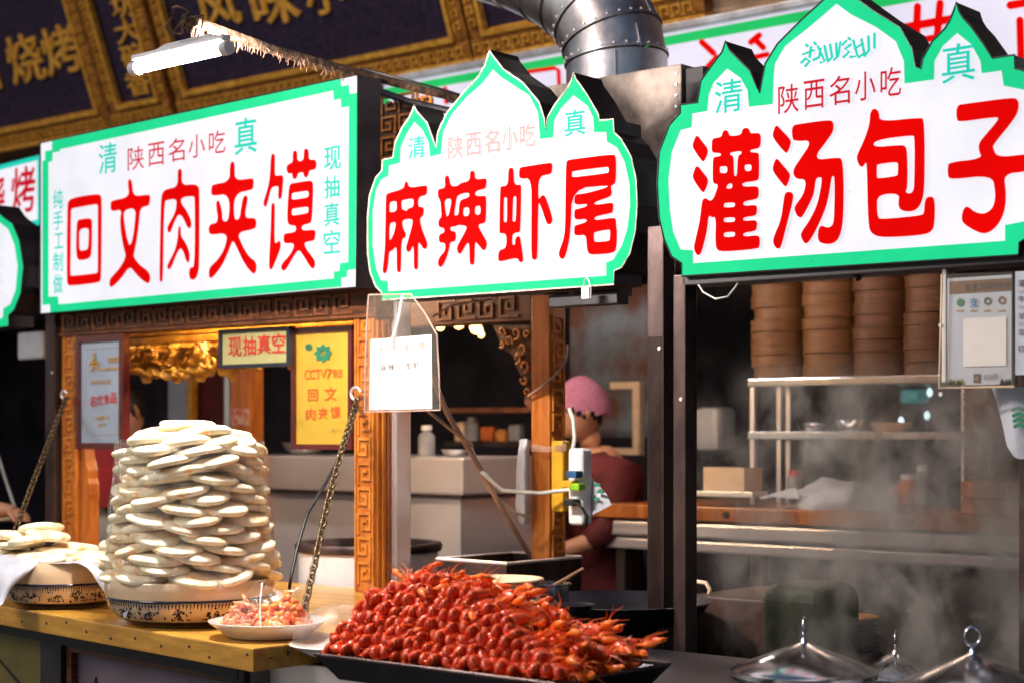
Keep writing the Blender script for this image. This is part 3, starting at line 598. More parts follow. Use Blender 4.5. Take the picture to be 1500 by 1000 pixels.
rf_ = MB(); rf_.add([(la_.x+.02,2.472,zz+.019),(lb_.x-.03,2.472,zz+.019),(lb_.x-.08,2.49,zz+.04),(la_.x+.06,2.49,zz+.04)],[(0,1,2,3)]); rf_.build('reflector', M['whitepl'], lt)
for xx in (la_.x-.012, lb_.x+.012): MB().tube([(xx-.012,2.46,zz-.012),(xx+.012,2.46,zz-.012)], .016, 12).build('end_cap', M['whitepl'], lt, smooth=True, auto=40)
wr = MB()
mid = Vector(((la_.x+lb_.x)/2+.03,2.46,zz+.045))
for dx in (-.06,.05): wr.tube([mid+Vector((dx,0,0)), mid.lerp(pe,.5)+Vector((dx*.7,.02,.02)), pe], .0025, 5)
loop = [pe+Vector((-.03+.035*math.cos(a), .01*math.sin(3*a), .0+.03*math.sin(a))) for a in [i*.45 for i in range(15)]]
wr.tube(loop, .0028, 5); wr.build('wire', M['dust'], lt, smooth=True)
cb = MB(); cb.tube([pc+Vector((.01,.01,.012)), pc+Vector((.12,.25,-.03)), pc+Vector((.32,.5,-.12)), P(655,148,YF+.35)], .004, 6)
tago(cb.build('power_cable', M['cable'], smooth=True, loc=pc), 'black cable sagging from the lamp arm to the back of the middle sign', 'cable')
d_ = MB(); d_.tube([P(540,128,YF+.3), P(600,150,YF+.3), P(700,172,YF+.3)], .011, 8)
tago(d_.build('support_rod', M['black'], smooth=True, loc=P(540,128,YF+.3)), 'black rod running from behind the rectangular sign to the middle sign', 'rod')

# ------------------------------------------------------------------ stall frames
def fretunits(mb, o, ux, uy, nrm, n, pw, ph, hgt=.005):
    """meander relief: n keys of pitch ph along uy, width pw along ux"""
    for i in range(n):
        b = o + uy*(i*ph)
        fl = i % 2
        for (x0,y0,x1,y1) in ((.02,.04,.14,.96),(.14,.84,.96,.96),(.84,.22,.96,.84),(.32,.22,.84,.34),(.32,.34,.44,.66),(.44,.54,.68,.66)):
            if fl: x0, x1 = 1-x1, 1-x0
            c = b + ux*((x0+x1)/2*pw) + uy*((y0+y1)/2*ph) + nrm*(hgt/2)
            mb.obox(c, ux*((x1-x0)/2*pw), uy*((y1-y0)/2*ph), nrm*(hgt/2))
XV, YV, ZV = Vector((1,0,0)), Vector((0,1,0)), Vector((0,0,1))
YP = 3.47
CT = .98     # counter top height
# stall 1: carved orange timber
x0 = P(93,700,YP).x; x1 = P(113,700,YP).x; x2 = P(521,700,YP).x; x3 = P(549,700,YP).x
zbm0 = P(300,480,YP).z; zs_top = P(300,400,YP).z
st1 = thing('carved_wooden_stall', (x2, YP, CT), 'orange wooden stall frame with key-fret carved posts around the bread', 'stall frame')
def carvedpost(stall, xa, xb, ya, yb, za, zb, side=True, wm='wood', rm='woodcut', front=True):
    p = MB().box((xa,ya,za),(xb,yb,zb)).build('post', M[wm], stall, bevel=.004)
    r_ = MB()
    wv = xb-xa
    if front: fretunits(r_, Vector((xa+.010,ya,za+.02)), XV, ZV, -YV, int((zb-za-.04)/.072), wv-.02, .072, .006)
    if side: fretunits(r_, Vector((xb,ya+.010,za+.02)), YV, ZV, XV, int((zb-za-.04)/.072), (yb-ya)-.02, .072, .006)
    if front:
        for xx in (xa+.0005, xb-.0065): r_.box((xx,ya-.006,za),(xx+.006,ya+.0,zb))
    q = r_.build('carved_fret', M[rm], p); return p
carvedpost(st1, x0, x1, YP, YP+.075, CT+.001, zs_top, side=False)
carvedpost(st1, x2, x3, YP, YP+.06, CT+.001, P(535,430,YP).z-.0, side=False)
# moulding strips on the visible side of the right post
m_ = MB()
for i in range(3): m_.box((x3, YP+.006+i*.018, CT+.002),(x3+.006+.004*(i%2), YP+.018+i*.018, P(535,470,YP).z))
m_.build('post_moulding', M['wood'], st1, bevel=.002)
# beam below the sign with fret
zt_ = P(300,440,YP).z; 
bm_ = MB().box((x0-.02,YP-.008,zbm0),(x3+.01,YP+.07,zt_)).build('beam', M['wooddk'], st1, bevel=.004)
r_ = MB(); n_ = int((x3-x0-.02)/.085); fretunits(r_, Vector((x0+.01+n_*.085,YP-.008,zbm0+.012)), ZV*1.0, -XV, -YV, n_, (zt_-zbm0)-.024, .085, .006)
r_.box((x0-.02,YP-.014,zbm0+.001),(x3,YP-.008,zbm0+.009)); r_.box((x0-.02,YP-.014,zt_-.009),(x3,YP-.008,zt_-.001))
r_.build('carved_fret', M['wooddk2'], bm_)
# knot-shaped bracket on the left post
br = MB(); 
prof = [(0,0),(.050,0),(.051,.10),(.050,.24),(.054,.27),(.052,.31),(.044,.33),(.046,.36),(.030,.40),(.018,.47),(.014,.55),(0,.55)]
za = CT+.002
pts = [(x1+.001+a*.9, za+b*.92) for a, b in prof]
n = len(pts); br.add([(a, YP+.012, b) for a, b in pts]+[(a, YP+.055, b) for a, b in pts], [tuple(range(n)), tuple(range(2*n-1,n-1,-1))]+[(i,(i+1)%n+0,(i+1)%n+n,i+n) for i in range(n)])
br.build('bracket', M['wood'], st1, bevel=.003)
# golden openwork frieze
YG = 3.70
fa = P(186,540,YG); fb = P(520,540,YG)
fr = MB(); zt2 = P(300,500,YG).z; nx = 90; V = []; F = []
for j in range(2):
    for i in range(nx+1):
        x = fa.x+(fb.x-fa.x)*i/nx
        zl = P(300,548,YG).z + .018*math.sin(i*.55)+.012*math.sin(i*1.37+1) + (.03 if i > 50 else 0)
        V += [(x, YG+.012*j*2, zt2), (x, YG+.024*j, zl)]
for i in range(nx):
    a = 2*i; F += [(a, a+1, a+3, a+2)]; b = 2*(nx+1)+2*i; F += [(b, b+2, b+3, b+1), (a+1, b+1, b+3, a+3), (a, a+2, b+2, b)]
fr.add(V, F)
frz = fr.build('frieze', M['goldwood'], st1)
V = []; F = []; nx, nz = 340, 44; ztop = zt2-.002
for i in range(nx+1):
    x = fa.x+(fb.x-fa.x)*i/nx
    zl = P(300,550,YG).z + .016*math.sin(x*11)+.010*abs(math.sin(x*31))+.006*noise.noise(Vector((x*40,0,0))) + (.035 if i > nx*.62 else 0)
    for j in range(nz+1):
        z = ztop+(zl-ztop)*j/nz; q = Vector((x*15,z*20,0)); wq = Vector((noise.noise(q),noise.noise(q+Vector((7,3,1))),0))*1.1
        r1 = abs(noise.noise(q*1.1+wq)); r2 = abs(noise.noise(q*2.3+wq*1.4+Vector((5,5,0))))
        hh = .026*(1-min(1, r1*3.2))+.012*(1-min(1, r2*3)); ed = min(1, j/5)*min(1, (nz-j)/3)
        V.append((x, YG-.004-hh*(.3+.7*ed), z))
for i in range(nx):
    for j in range(nz): a = i*(nz+1)+j; F.append((a, a+1, a+nz+2, a+nz+1))
MB().add(V, F).build('carved_clouds', M['goldwood'], frz, smooth=True)
r_ = MB(); rnd = random.Random(11); zc = P(300,524,YG).z
for i in range(15):
    cx = fa.x+(fb.x-fa.x)*(i+.5)/15; cz = zc+rnd.uniform(-.03,.03); s_ = rnd.uniform(.030,.048); tw = rnd.choice((-1,1)); ph = rnd.uniform(0,6.28)
    r_.tube([(cx+tw*s_*(1-q/18)*math.cos(ph+q*.45), YG-.026, cz+s_*(1-q/18)*math.sin(ph+q*.45)) for q in range(16)], [.004+.004*(q/16) for q in range(16)], 6)
r_.build('carved_scrolls', M['goldwood'], frz, smooth=True)['kind'] = 'stuff'
m_ = MB()
for i, (a, b) in enumerate(((466,478),(480,488),(490,500))):
    m_.box((fa.x, YG-.004*i, P(300,b,YG).z),(fb.x, YG+.03, P(300,a,YG).z))
m_.build('ceiling_moulding', M['goldwood'], st1, bevel=.003)
# rear post of stall 1 with a paper sticker
YR = 4.3
pr = MB().box((P(338,600,YR).x,YR,.6),(P(366,600,YR).x,YR+.07,2.1)).build('rear_post', M['wood'], st1, bevel=.004)
MB().box((P(339,600,YR).x,YR-.003,P(350,622,YR).z),(P(365,600,YR).x,YR-.0005,P(350,598,YR).z)).build('paper_sticker', pm('faded_red_white_sticker',(.62,.45,.40),.6,scale=50,col2=(.5,.12,.08),thr=(.4,.6)), pr)

# stall 2: rear carved post, beam and corner bracket
YQ = 3.86
xa = P(778,700,YQ).x; xb = P(805,700,YQ).x
st2 = thing('carved_wooden_stall', (xa, YQ, .6), 'red-brown wooden stall frame with carved corner bracket behind the crayfish', 'stall frame')
carvedpost(st2, xa, xb, YQ, YQ+.075, .62, P(800,432,YQ).z, side=True, front=False)
z0 = P(700,474,YQ).z; z1 = P(700,430,YQ).z
bm_ = MB().box((P(600,470,YQ).x,YQ,z0),(xa-.001,YQ+.06,z1)).build('beam', M['wooddk'], st2, bevel=.004)
r_ = MB(); xx0 = P(640,470,YQ).x; n_ = int((xa-xx0)/.085); fretunits(r_, Vector((xx0+n_*.085,YQ,z0+.012)), ZV, -XV, -YV, n_, (z1-z0)-.024, .085, .006); r_.build('carved_fret', M['wooddk2'], bm_)
br = MB()
pts = [(722,476),(778,476),(778,600),(768,590),(770,560),(760,545),(752,520),(738,512)]
pp = [(P(a,b,YQ+.01).x, P(a,b,YQ+.01).z) for a,b in pts]; pp = [(min(a, xa-.002), b) for a,b in pp]
n = len(pp); br.add([(a,YQ+.01,b) for a,b in pp]+[(a,YQ+.04,b) for a,b in pp], [tuple(range(n)), tuple(range(2*n-1,n-1,-1))]+[(i,(i+1)%n,(i+1)%n+n,i+n) for i in range(n)])
bk = br.build('bracket', M['wooddk'], st2)
r_ = MB(); rnd = random.Random(5)
for (cx, cy, s_) in ((766,510,.022),(760,524,.018),(770,536,.02),(748,500,.018),(758,488,.02),(738,486,.016),(774,490,.014),(771,556,.016),(774,574,.014),(738,504,.012)):
    c = P(cx, cy, YQ+.01); ph = rnd.uniform(0,6)
    r_.tube([(c.x+s_*(1-q/15)*math.cos(ph+q*.5), YQ+.002, c.z+s_*(1-q/15)*math.sin(ph+q*.5)) for q in range(13)], .0045, 6)
r_.build('carved_scrolls', M['woodcut'], bk, smooth=True)
# carved lattice seen between the two signs
YL = 3.72
lz0 = P(580,250,YL).z; lz1 = P(580,150,YL).z; lx0 = P(552,200,YL).x; lx1 = P(625,200,YL).x
lp = MB().box((lx0,YL,lz0-.25),(lx1,YL+.03,lz1)).build('upper_panel', M['wooddk'], st2)
r_ = MB()
for c_ in range(3): fretunits(r_, Vector((lx0+.02+c_*.075,YL,lz0-.2)), XV, ZV, -YV, 7, .07, .062, .006)
r_.build('carved_fret', M['woodcut'], lp)

# ceilings over the stalls and dark partitions
tago(MB().box((-9,3.62,2.08),(-3.75,5.6,2.12)).build('stall_ceiling', M['dark'], loc=(-6,4.6,2.08)), 'dark ceiling board over the bread stall kitchen', 'ceiling')
tago(MB().box((-3.74,4.20,2.08),(3,5.6,2.12)).build('stall_ceiling', M['dark'], loc=(0,4.6,2.08)), 'dark ceiling board over the dumpling stall kitchen', 'ceiling')

# steel posts
def steelpost(px0, px1, Y, zb_, zt_, dep, label, mat='steeld', nm='steel_post'):
    a = P(px0,700,Y).x; b = P(px1,700,Y).x
    t = thing(nm, (a, Y, zb_), label, 'post', 'steel posts of the stalls')
    MB().box((a,Y,zb_),(b,Y+dep,zt_)).build('tube', M[mat], t, bevel=.003)
    for z in (zt_-.3, zb_+(zt_-zb_)*.45, zb_+.25):
        MB().tube([(b-.012,Y-.003,z),(b-.012,Y+.001,z)], .005, 8).build('bolt', M['steel'], t)
    return t
TB = P(980,400,YF).z
steelpost(948,972,YF+.02,0,TB+.12,.05,'left one of the twin dark steel posts between the middle and right signs')
steelpost(986,1004,YF+.01,0,TB-.005,.05,'right one of the twin dark steel posts under the corner of the largest sign')
steelpost(563,581,YF+.16,0,2.0,.06,'brushed steel post just right of the carved post behind the hanging paper', 'steel')
steelpost(66,80,YF+.06,0,1.95,.07,'dark steel post at the left end of the rectangular sign')
steelpost(1379,1386,YF+.03,P(1380,560,YF+.03).z,TB-.002,.02,'thin steel rail along the left side of the payment poster','steel','steel_rail')

# black header box under sign 3
a = P(1003,398,YF+.02); b = P(1493,372,YF+.02)
hd = thing('sign_support_beam', (a.x,YF+.115,a.z-.04), 'black steel beam under the largest sign with a bent lamp stub', 'beam')
MB().box((a.x,YF+.01,a.z-.035),(b.x+.4,YF+.10,a.z-.004)).build('beam', M['black'], hd, bevel=.003)
MB().tube([P(1250,398,YF+.04),P(1258,408,YF+.03)], .008, 8).build('stub', M['black'], hd)
MB().box((P(1030,410,YF+.03).x,YF+.02,P(1030,412,YF+.03).z),(P(1185,402,YF+.03).x,YF+.07,P(1100,405,YF+.03).z-.001)).build('lamp_tray', M['steeld'], hd, bevel=.002)
c_ = MB(); c_.tube([P(1020,412,YF+.02),P(1030,428,YF),P(1048,438,YF-.01),P(1066,435,YF),P(1078,420,YF+.01),P(1084,408,YF+.03)], .0025, 6)
tago(c_.build('sign_wire', M['wcord'], smooth=True, loc=P(1048,438,YF)), 'pale wire looping below the left corner of the largest sign', 'cable')

# ------------------------------------------------------------------ duct and hood box
YD = 4.15
hb0 = P(815,140,3.72); hb1 = P(998,93,3.72)
hood = thing('extractor_box', (hb0.x,3.72,2.0), 'greasy galvanised extractor box under the duct between the two ogee signs', 'extractor')
dpt = .14
MB().box((hb0.x-.12,3.72,P(960,262,3.72).z),(hb1.x,3.72+.55,hb1.z)).build('box', [M['galvw']], hood, bevel=.004)
MB().box((hb1.x+.0005,3.735,P(960,262,3.72).z),(hb1.x+.06,3.72+.5,hb1.z-.012)).build('dark_side', M['casing'], hood, bevel=.003)  # side of the box, built as a darker sheet
for i in range(9):
    q = P(995-3,108+i*16,3.72); MB().tube([(hb1.x-.015,3.716,q.z),(hb1.x-.015,3.722,q.z)], .004, 8).build('rivet', M['steel'], hood)
dp = [(904,150),(904,112),(903,84),(893,42),(868,4),(828,-28),(776,-52),(716,-72),(640,-90)]
dc = [P(a, b, 3.98) for a, b in dp]
dr = .150
duct = thing('duct', dc[0], 'silver segmented duct elbow rising from the extractor box', 'duct')
def pathpt(t):
    k_ = min(int(t), len(dc)-2); return dc[k_].lerp(dc[k_+1], t-k_)
segs = [(0,1.75),(1.75,2.6),(2.6,3.5),(3.5,4.4),(4.4,5.3),(5.3,6.2),(6.2,8)]
# each gore is a straight collar with mitred ends
nodes = [pathpt(a) for a, _ in segs]+[pathpt(8)]
def ring(p, t, r, n=40):
    u = t.cross(Vector((0,1,0))); u.normalize(); v = t.cross(u).normalized()
    return [p+(u*math.cos(2*math.pi*k/n)+v*math.sin(2*math.pi*k/n))*r for k in range(n)]
tn = []
for i in range(len(nodes)):
    a = nodes[max(0,i-1)]; b = nodes[min(len(nodes)-1,i+1)]
    d1 = (nodes[i]-a).normalized() if i else (b-nodes[i]).normalized(); d2 = (b-nodes[i]).normalized() if i < len(nodes)-1 else d1
    tn.append((d1+d2).normalized())
for i in range(len(nodes)-1):
    a, b = nodes[i], nodes[i+1]; m_ = MB(); n = 40
    ta, tb = tn[i], tn[i+1]
    V = ring(a+ta*.002, ta, dr+.004)+ring(a+ta*.008, ta, dr+.004)+ring(a+ta*.011, ta, dr)+ring(b-tb*.003, tb, dr-.001)
    F = [(j*n+k,j*n+(k+1)%n,(j+1)*n+(k+1)%n,(j+1)*n+k) for j in range(3) for k in range(n)]
    m_.add(V, F); m_.build('duct_segment', M['galv'], duct, smooth=True, auto=30)
    # seam strip along the segment
    u = ta.cross(Vector((0,1,0))).normalized(); v = ta.cross(u).normalized(); ang = 2.2+.5*i
    off = (u*math.cos(ang)+v*math.sin(ang))
    s_ = MB(); s_.tube([a+off*(dr+.002), b+off*(dr+.002)], .003, 5); s_.build('seam', M['galv'], duct)
    if i in (1,2,3):
        rv = MB()
        for k in range(26):
            an = 2*math.pi*k/26; o_ = a+ta*.014+(u*math.cos(an)+v*math.sin(an))*(dr+.001)
            rv.tube([o_, o_+(u*math.cos(an)+v*math.sin(an))*.003], .0035, 6)
        rv.build('rivets', M['steel'], duct)['kind'] = 'stuff'

# ------------------------------------------------------------------ certificates and small plaques in stall 1
def card(label, Y, px0, px1, py0, py1, cardm, framem, items, fw_=.022, tilt=0, cat='plaque'):
    cx = (px0+px1)/2; cy = (py0+py1)/2
    xa, xb = P(px0,cy,Y).x, P(px1,cy,Y).x; za, zb = P(cx,py1,Y).z, P(cx,py0,Y).z
    t = thing('framed_certificate', ((xa+xb)/2,Y,za), label, cat)
    MB().box((xa,Y,za),(xb,Y+.006,zb)).build('card', M[cardm], t)
    f_ = MB(); 
    plateL = [(xa-fw_,za-fw_),(xb+fw_,za-fw_),(xb+fw_,zb+fw_),(xa-fw_,zb+fw_)]
    f_.box((xa-fw_,Y-.008,za-fw_),(xb+fw_,Y+.02,za-.0005)); f_.box((xa-fw_,Y-.008,zb+.0005),(xb+fw_,Y+.02,zb+fw_))
    f_.box((xa-fw_,Y-.0081,za),(xa-.0005,Y+.02,zb)); f_.box((xb+.0005,Y-.0081,za),(xb+fw_,Y+.02,zb))
    f_.build('frame', M[framem], t)
    for mat, off, it in items: glyphs('lettering', it, onplane(Y-.003), M[mat], t, off)
    return t
c1 = card('pale blue framed certificate with gold and red print hanging on the left carved post', 3.445, 119,177,500,648,'certblue','certframe',
     [('goldink',.02,line('大众点评',160,527,172,526,6,9)+line('dianping',151,540,173,539,3,4)), ('goldink',.02,line('中华名小吃',136,560,160,558,5,7)), ('redink',.012,line('名优食品',136,587,166,582,9,15)), ('goldink',.02,line('二零一八年',140,612,158,610,4,5)), ('goldink',.02,line('西安',146,622,152,621,4,5))])
m_ = MB()
q = lambda a, b: P(a, b, 3.445-.004)
for st in ([(138,522),(138,533)],[(138,527),(131,533)],[(138,527),(145,532)],[(138,533),(133,542)],[(138,533),(144,541)]): ribbon(m_, st, 3, 3.440)
m_.lathe((0,0,0),[(0.0001,0),(.006,0)],12,capb=False)
for i in range(len(m_.v)-24, len(m_.v)): v = m_.v[i]; c = q(138,518); m_.v[i] = Vector((c.x+v.x, c.y-.002, c.z+v.y))
m_.build('figure_emblem', M['goldink'], c1)
ib = MB(); a = q(124,510); b = q(172,636)
for (x0_,z0_,x1_,z1_) in ((a.x,b.z,a.x+.002,a.z),(b.x-.002,b.z,b.x,a.z),(a.x,b.z,b.x,b.z+.002),(a.x,a.z-.002,b.x,a.z)): ib.box((x0_,3.4425,z0_),(x1_,3.444,z1_))
ib.build('inner_border', M['steel'], c1)
c2 = card('small yellow-green framed notice with red characters below the rectangular sign', 3.50, 326,422,486,532,'certgr','darkframe',
     [('redink',.012,line('现抽真空',344,508,408,502,19,28))], .012, cat='notice')
c3 = card('tall golden plaque with green star emblem and red characters beside the right carved post', 3.52, 434,512,487,650,'certgold','certframe',
     [('orink',.006,line('CCTV7专访',450,548,498,546,8,14)), ('orink',.01,[('回',458,578,14,17),('文',484,576,18,20)]), ('orink',.01,line('肉夹馍',455,606,491,603,14,17)), ('goldink',.0,line('二零一三年',478,631,498,629,4,4))], .016)
def star(cx, cy, r0, r1, n, Y, mat, parent, name='star_emblem'):
    c = P(cx, cy, Y); sc_ = abs(P(cx+1, cy, Y).x-P(cx, cy, Y).x); sz = abs(P(cx, cy+1, Y).z-c.z)
    lp = [(c.x+math.sin(math.pi*i/n)*(r0 if i % 2 == 0 else r1)*sc_, c.z+math.cos(math.pi*i/n)*(r0 if i % 2 == 0 else r1)*sz) for i in range(2*n)]
    hole = [(c.x+math.sin(i*.785)*r1*.42*sc_, c.z+math.cos(i*.785)*r1*.42*sz) for i in range(8)]; hole2 = [(c.x+math.sin(i*1.57)*r1*.22*sc_, c.z+math.cos(i*1.57)*r1*.22*sz) for i in range(4)]
    return plate(name, [lp, hole, hole2], Y, mat, parent)
star(473,517,14,10,8,3.516,M['greenink'],c3); star(452,508,6,4,8,3.516,M['greenink'],c3)

# red board, white board, steel cabinet
def simplebox(name, label, cat, Y, dep, px0, py0, px1, py1, mat, bevel=.003, group=None):
    a = P(px0,(py0+py1)/2,Y).x; b = P(px1,(py0+py1)/2,Y).x; cx = (px0+px1)/2
    z0 = P(cx,py1,Y).z; z1 = P(cx,py0,Y).z
    o = MB().box((a,Y,z0),(b,Y+dep,z1)).build(name, M[mat] if isinstance(mat,str) else mat, bevel=bevel, loc=((a+b)/2,Y,z0))
    return tago(o, label, cat, group)
rb = simplebox('red_board','glossy red lacquer board behind the left edge of the bread stack','board',3.85,.03,80,655,200,742,'redboard')
mr_ = MB(); c = P(162,663,3.84)
mr_.tube([(c.x+.008*math.cos(t)*(1-t/12), 3.847, c.z+.012*math.sin(t)*(1-t/12)) for t in [i*.6 for i in range(14)]], .0015, 5)
mr_.build('gold_mark', M['gold'], rb).parent = rb
bpy.context.view_layer.update()
simplebox('wall_board','pale board below the red board behind the bread stack','board',3.9,.03,100,743,215,850,'tile')
simplebox('blue_panel','pale blue-white upright panel behind the bread stack top','panel',4.6,.03,246,520,272,700,'bluewall')
simplebox('orange_trim','thin orange strip beside the pale blue panel','trim',4.6,.04,273,520,279,700,'goldwood')
simplebox('maroon_curtain','dark maroon hanging cloth behind the bread stack','curtain',4.65,.03,281,530,330,720,'maroon')
simplebox('grey_pipe','thin grey upright pipe beside the maroon cloth','pipe',4.6,.02,328,520,335,700,'steel')

cab = thing('steel_cabinet', (P(530,700,4.35).x,4.35,.0), 'wide brushed steel cabinet behind the bread and the white barrel', 'cabinet')
xa, xb = P(330,700,4.35).x, P(678,700,4.35).x
zA, zB, zC = P(530,668,4.35).z, P(530,722,4.35).z, P(530,830,4.35).z
MB().box((xa,4.35,zB+.004),(xb,4.85,zA)).build('upper_box', M['steel'], cab, bevel=.008)
MB().box((xa,4.36,zC-.4),(xb-.02,4.85,zB-.004)).build('lower_panel', M['steel'], cab, bevel=.006)
MB().box((xa,4.335,zB-.003),(xb+.004,4.86,zB+.003)).build('seam_strip', M['steeld'], cab)
def bottle(px, py_base, Y, h, r, bm, cm, label):
    b = P(px, py_base, Y); t = thing('bottle', b, label, 'bottle', 'bottles in the kitchens')
    MB().lathe(b, [(r*.9,0),(r,.01),(r,h*.62),(r*.8,h*.72),(r*.45,h*.8),(r*.45,h*.84)], 16).build('glass_body', M[bm], t, smooth=True, auto=50)
    MB().lathe(b+Vector((0,0,h*.84)), [(r*.62,0),(r*.62,h*.15),(r*.5,h*.16)], 14, capt=True).build('cap', M[cm], t, smooth=True, auto=40)
bottle(625,668,4.55,.115,.032,'greyp','whitepl','squat bottle with a fat white cap on the steel cabinet')

# white barrel
pc_ = P(540,793,3.82); pr_ = .222
bar = thing('barrel', (pc_.x,pc_.y,.55), 'big white barrel with a dark steel rim behind the carved post', 'barrel')
zr = pc_.z
MB().lathe((pc_.x,pc_.y,0), [(.19,.55),(pr_*.97,.6),(pr_,.8),(pr_,zr-.03),(pr_+.004,zr-.028)], 48).build('body', M['whitepl'], bar, smooth=True, auto=40)
MB().lathe((pc_.x,pc_.y,0), [(pr_-.004,zr-.028),(pr_+.010,zr-.026),(pr_+.014,zr-.010),(pr_+.008,zr),(pr_-.02,zr-.001),(pr_-.03,zr-.02),(.02,zr-.04)], 48, capb=False).build('lid', M['steeld'], bar, smooth=True, auto=50)

# ------------------------------------------------------------------ wooden counter
ct = thing('wooden_counter', (-3.4,2.6,0), 'varnished wooden counter slab carrying the bread bowls', 'counter')
CX = -2.83; YN = 2.425; YLft = 2.66
slab = MB(); V = [(CX,YN,CT-.052),(CX,3.56,CT-.052),(-6.0,3.56,CT-.052),(-6.0,YN+.39,CT-.052)]; V += [(x,y,CT) for x,y,_ in V]
slab.add(V, [(3,2,1,0),(4,5,6,7),(0,1,5,4),(1,2,6,5),(2,3,7,6),(3,0,4,7)])
slab.build('slab', M['counter'], ct, bevel=.004)
def fy(x, d=0): return YN+.39*(CX-x)/(CX+6.0)+d
# nail heads along the front edge
nh = MB(); rnd = random.Random(2)
for i in range(16):
    x = CX-.04-i*.115+rnd.uniform(-.02,.02); z = CT-.026+rnd.uniform(-.012,.012)
    nh.tube([(x,fy(x,-.0015),z),(x,fy(x,.002),z)], .0035, 6)
for i in range(7): nh.tube([(CX+.0015,YN+.05+i*.05,CT-.026+rnd.uniform(-.013,.013)),(CX-.002,YN+.05+i*.05,CT-.026)], .003, 6)
nh.build('nail_heads', M['black'], ct)['kind'] = 'stuff'
def panel(px0, px1, mat, nm, d, parent, z1=CT-.075, z0=.1):
    a = P(px0,960,2.68).x; b = P(px1,960,2.68).x
    m_ = MB(); m_.add([(a,fy(a,d),z0),(b,fy(b,d),z0),(b,fy(b,d),z1),(a,fy(a,d),z1),(a,fy(a,d+.02),z0),(b,fy(b,d+.02),z0),(b,fy(b,d+.02),z1),(a,fy(a,d+.02),z1)],
        [(0,1,2,3),(4,7,6,5),(0,4,5,1),(3,2,6,7),(1,5,6,2),(0,3,7,4)])
    return m_.build(nm, mat, parent), a, b
panel(-160,73,M['lime'],'front_panel',.10,ct)
panel(73.5,110,M['black'],'frame_upright',.085,ct)
panel(-160,420,M['black'],'top_rail',.083,ct,z1=CT-.053,z0=CT-.095)
pp_, a, b = panel(118,405,M['poster'],'poster_panel',.12,ct,z1=CT-.10)
panel(110.5,404,M['wooddk'],'poster_rail',.10,ct,z1=CT-.096,z0=CT-.112)
panel(111,120,M['wooddk'],'poster_stile',.10,ct,z1=CT-.113)
panel(405,430,M['black'],'frame_upright',.085,ct)
dl = MB(); A0 = P(-5,925,2.9); 
for (p1, p2) in (((-10,915),(73,1012)),):
    xx0 = P(p1[0],p1[1],2.79).x; xx1 = P(p2[0],p2[1],2.74).x
    dl.tube([(xx0,fy(xx0,.098),P(*p1,2.79).z),(xx1,fy(xx1,.098),P(*p2,2.74).z)], .004, 6)
dl.build('diagonal_wire', M['cable'], ct)
pu = MB()
for i in range(6):
    xx0 = P(2+i*3.2,994,2.8).x; pu.tube([(xx0,fy(xx0,.0985),P(2+i*3,1010,2.8).z),(xx0,fy(xx0,.0985),P(2+i*3,991-(i%2)*3,2.8).z)], .004, 5)
pu.build('purple_print', M['purple'], ct)
rp_ = MB(); rnd = random.Random(8)
for i in range(14):
    xx0 = P(128+rnd.random()*22,975+rnd.random()*8,2.75).x; zz0 = P(140,970+rnd.random()*20,2.75).z
    rp_.tube([(xx0,fy(xx0,.1185),zz0),(xx0+.012,fy(xx0+.012,.1185),zz0+.006)], .003, 5)
rp_.build('red_print', pm('dull_red_print',(.25,.06,.07),.5), ct)
bk_ = MB(); xx0 = P(186,1000,2.75).x; zq = P(186,996,2.75).z
bk_.tube([(xx0-.02,fy(xx0,.118),zq-.01),(xx0-.008,fy(xx0,.118),zq),(xx0,fy(xx0,.118),zq+.02),(xx0+.008,fy(xx0,.118),zq),(xx0+.02,fy(xx0,.118),zq-.01)], .002, 5); bk_.build('roof_print', M['black'], ct)
m_ = MB()
for x in (-5.6,-2.95): m_.box((x-.03,3.2,0),(x+.03,3.26,CT-.053))
m_.box((-5.8,2.95,.05),(-2.9,3.4,.08)); m_.build('legs', M['black'], ct)

# ------------------------------------------------------------------ buns
BUN = []
for k in range(5):
    m_ = MB(); prof = [(0.001,.001),(.035,.0005),(.054,.003),(.0615,.0075),(.0640,.013),(.0615,.0185),(.054,.0230),(.035,.0260),(.0005,.027)]
    s0 = k*7.3
    m_.lathe((0,0,0), prof, 22, capb=False, jitter=lambda a, z, s0=s0: .045*math.sin(2*a+s0)+.03*math.sin(3*a+s0*2)+.01*math.sin(7*a+s0))
    for i, v in enumerate(m_.v):
        v.z += .0022*math.sin(v.x*38+s0)+.0018*math.sin(v.y*45+s0*1.7)+.001*noise.noise(v*40+Vector((s0,0,0)))
        v.x += .002*noise.noise(v*30+Vector((0,s0,5)))
    o = m_.build('wheat_bun', M['bread'], smooth=True); BUN.append(o.data); bpy.data.objects.remove(o)
# browned spots and painted-in orange shading both come from the bun material's noise
ORD = ['first','second','third','fourth','fifth','sixth','seventh','eighth','ninth','tenth','eleventh','twelfth','thirteenth','fourteenth','fifteenth','sixteenth','seventeenth','eighteenth','nineteenth','twentieth','twenty-first','twenty-second','twenty-third','twenty-fourth','twenty-fifth','twenty-sixth','twenty-seventh','twenty-eighth','twenty-ninth','thirtieth']
def addbun(p, rx, ry, rz, sc_, label, group, k):
    o = bpy.data.objects.new('wheat_bun', BUN[k % 5]); COL.objects.link(o); o.location = p; o.rotation_euler = (rx, ry, rz); o.scale = (sc_,sc_,sc_*random.uniform(.85,1.1))
    return tago(o, label, 'bun', group)
BC = Dp(279,800,4.20); BC.z = 0
zb0 = 1.088; NL = 15; rnd = random.Random(21)
camdir = Vector((-BC.x,-BC.y,0)).normalized(); ca = math.atan2(camdir.y, camdir.x)
def pxof(p):
    d = p-EYE; return 750+FX*d.dot(RT)/d.dot(FW)
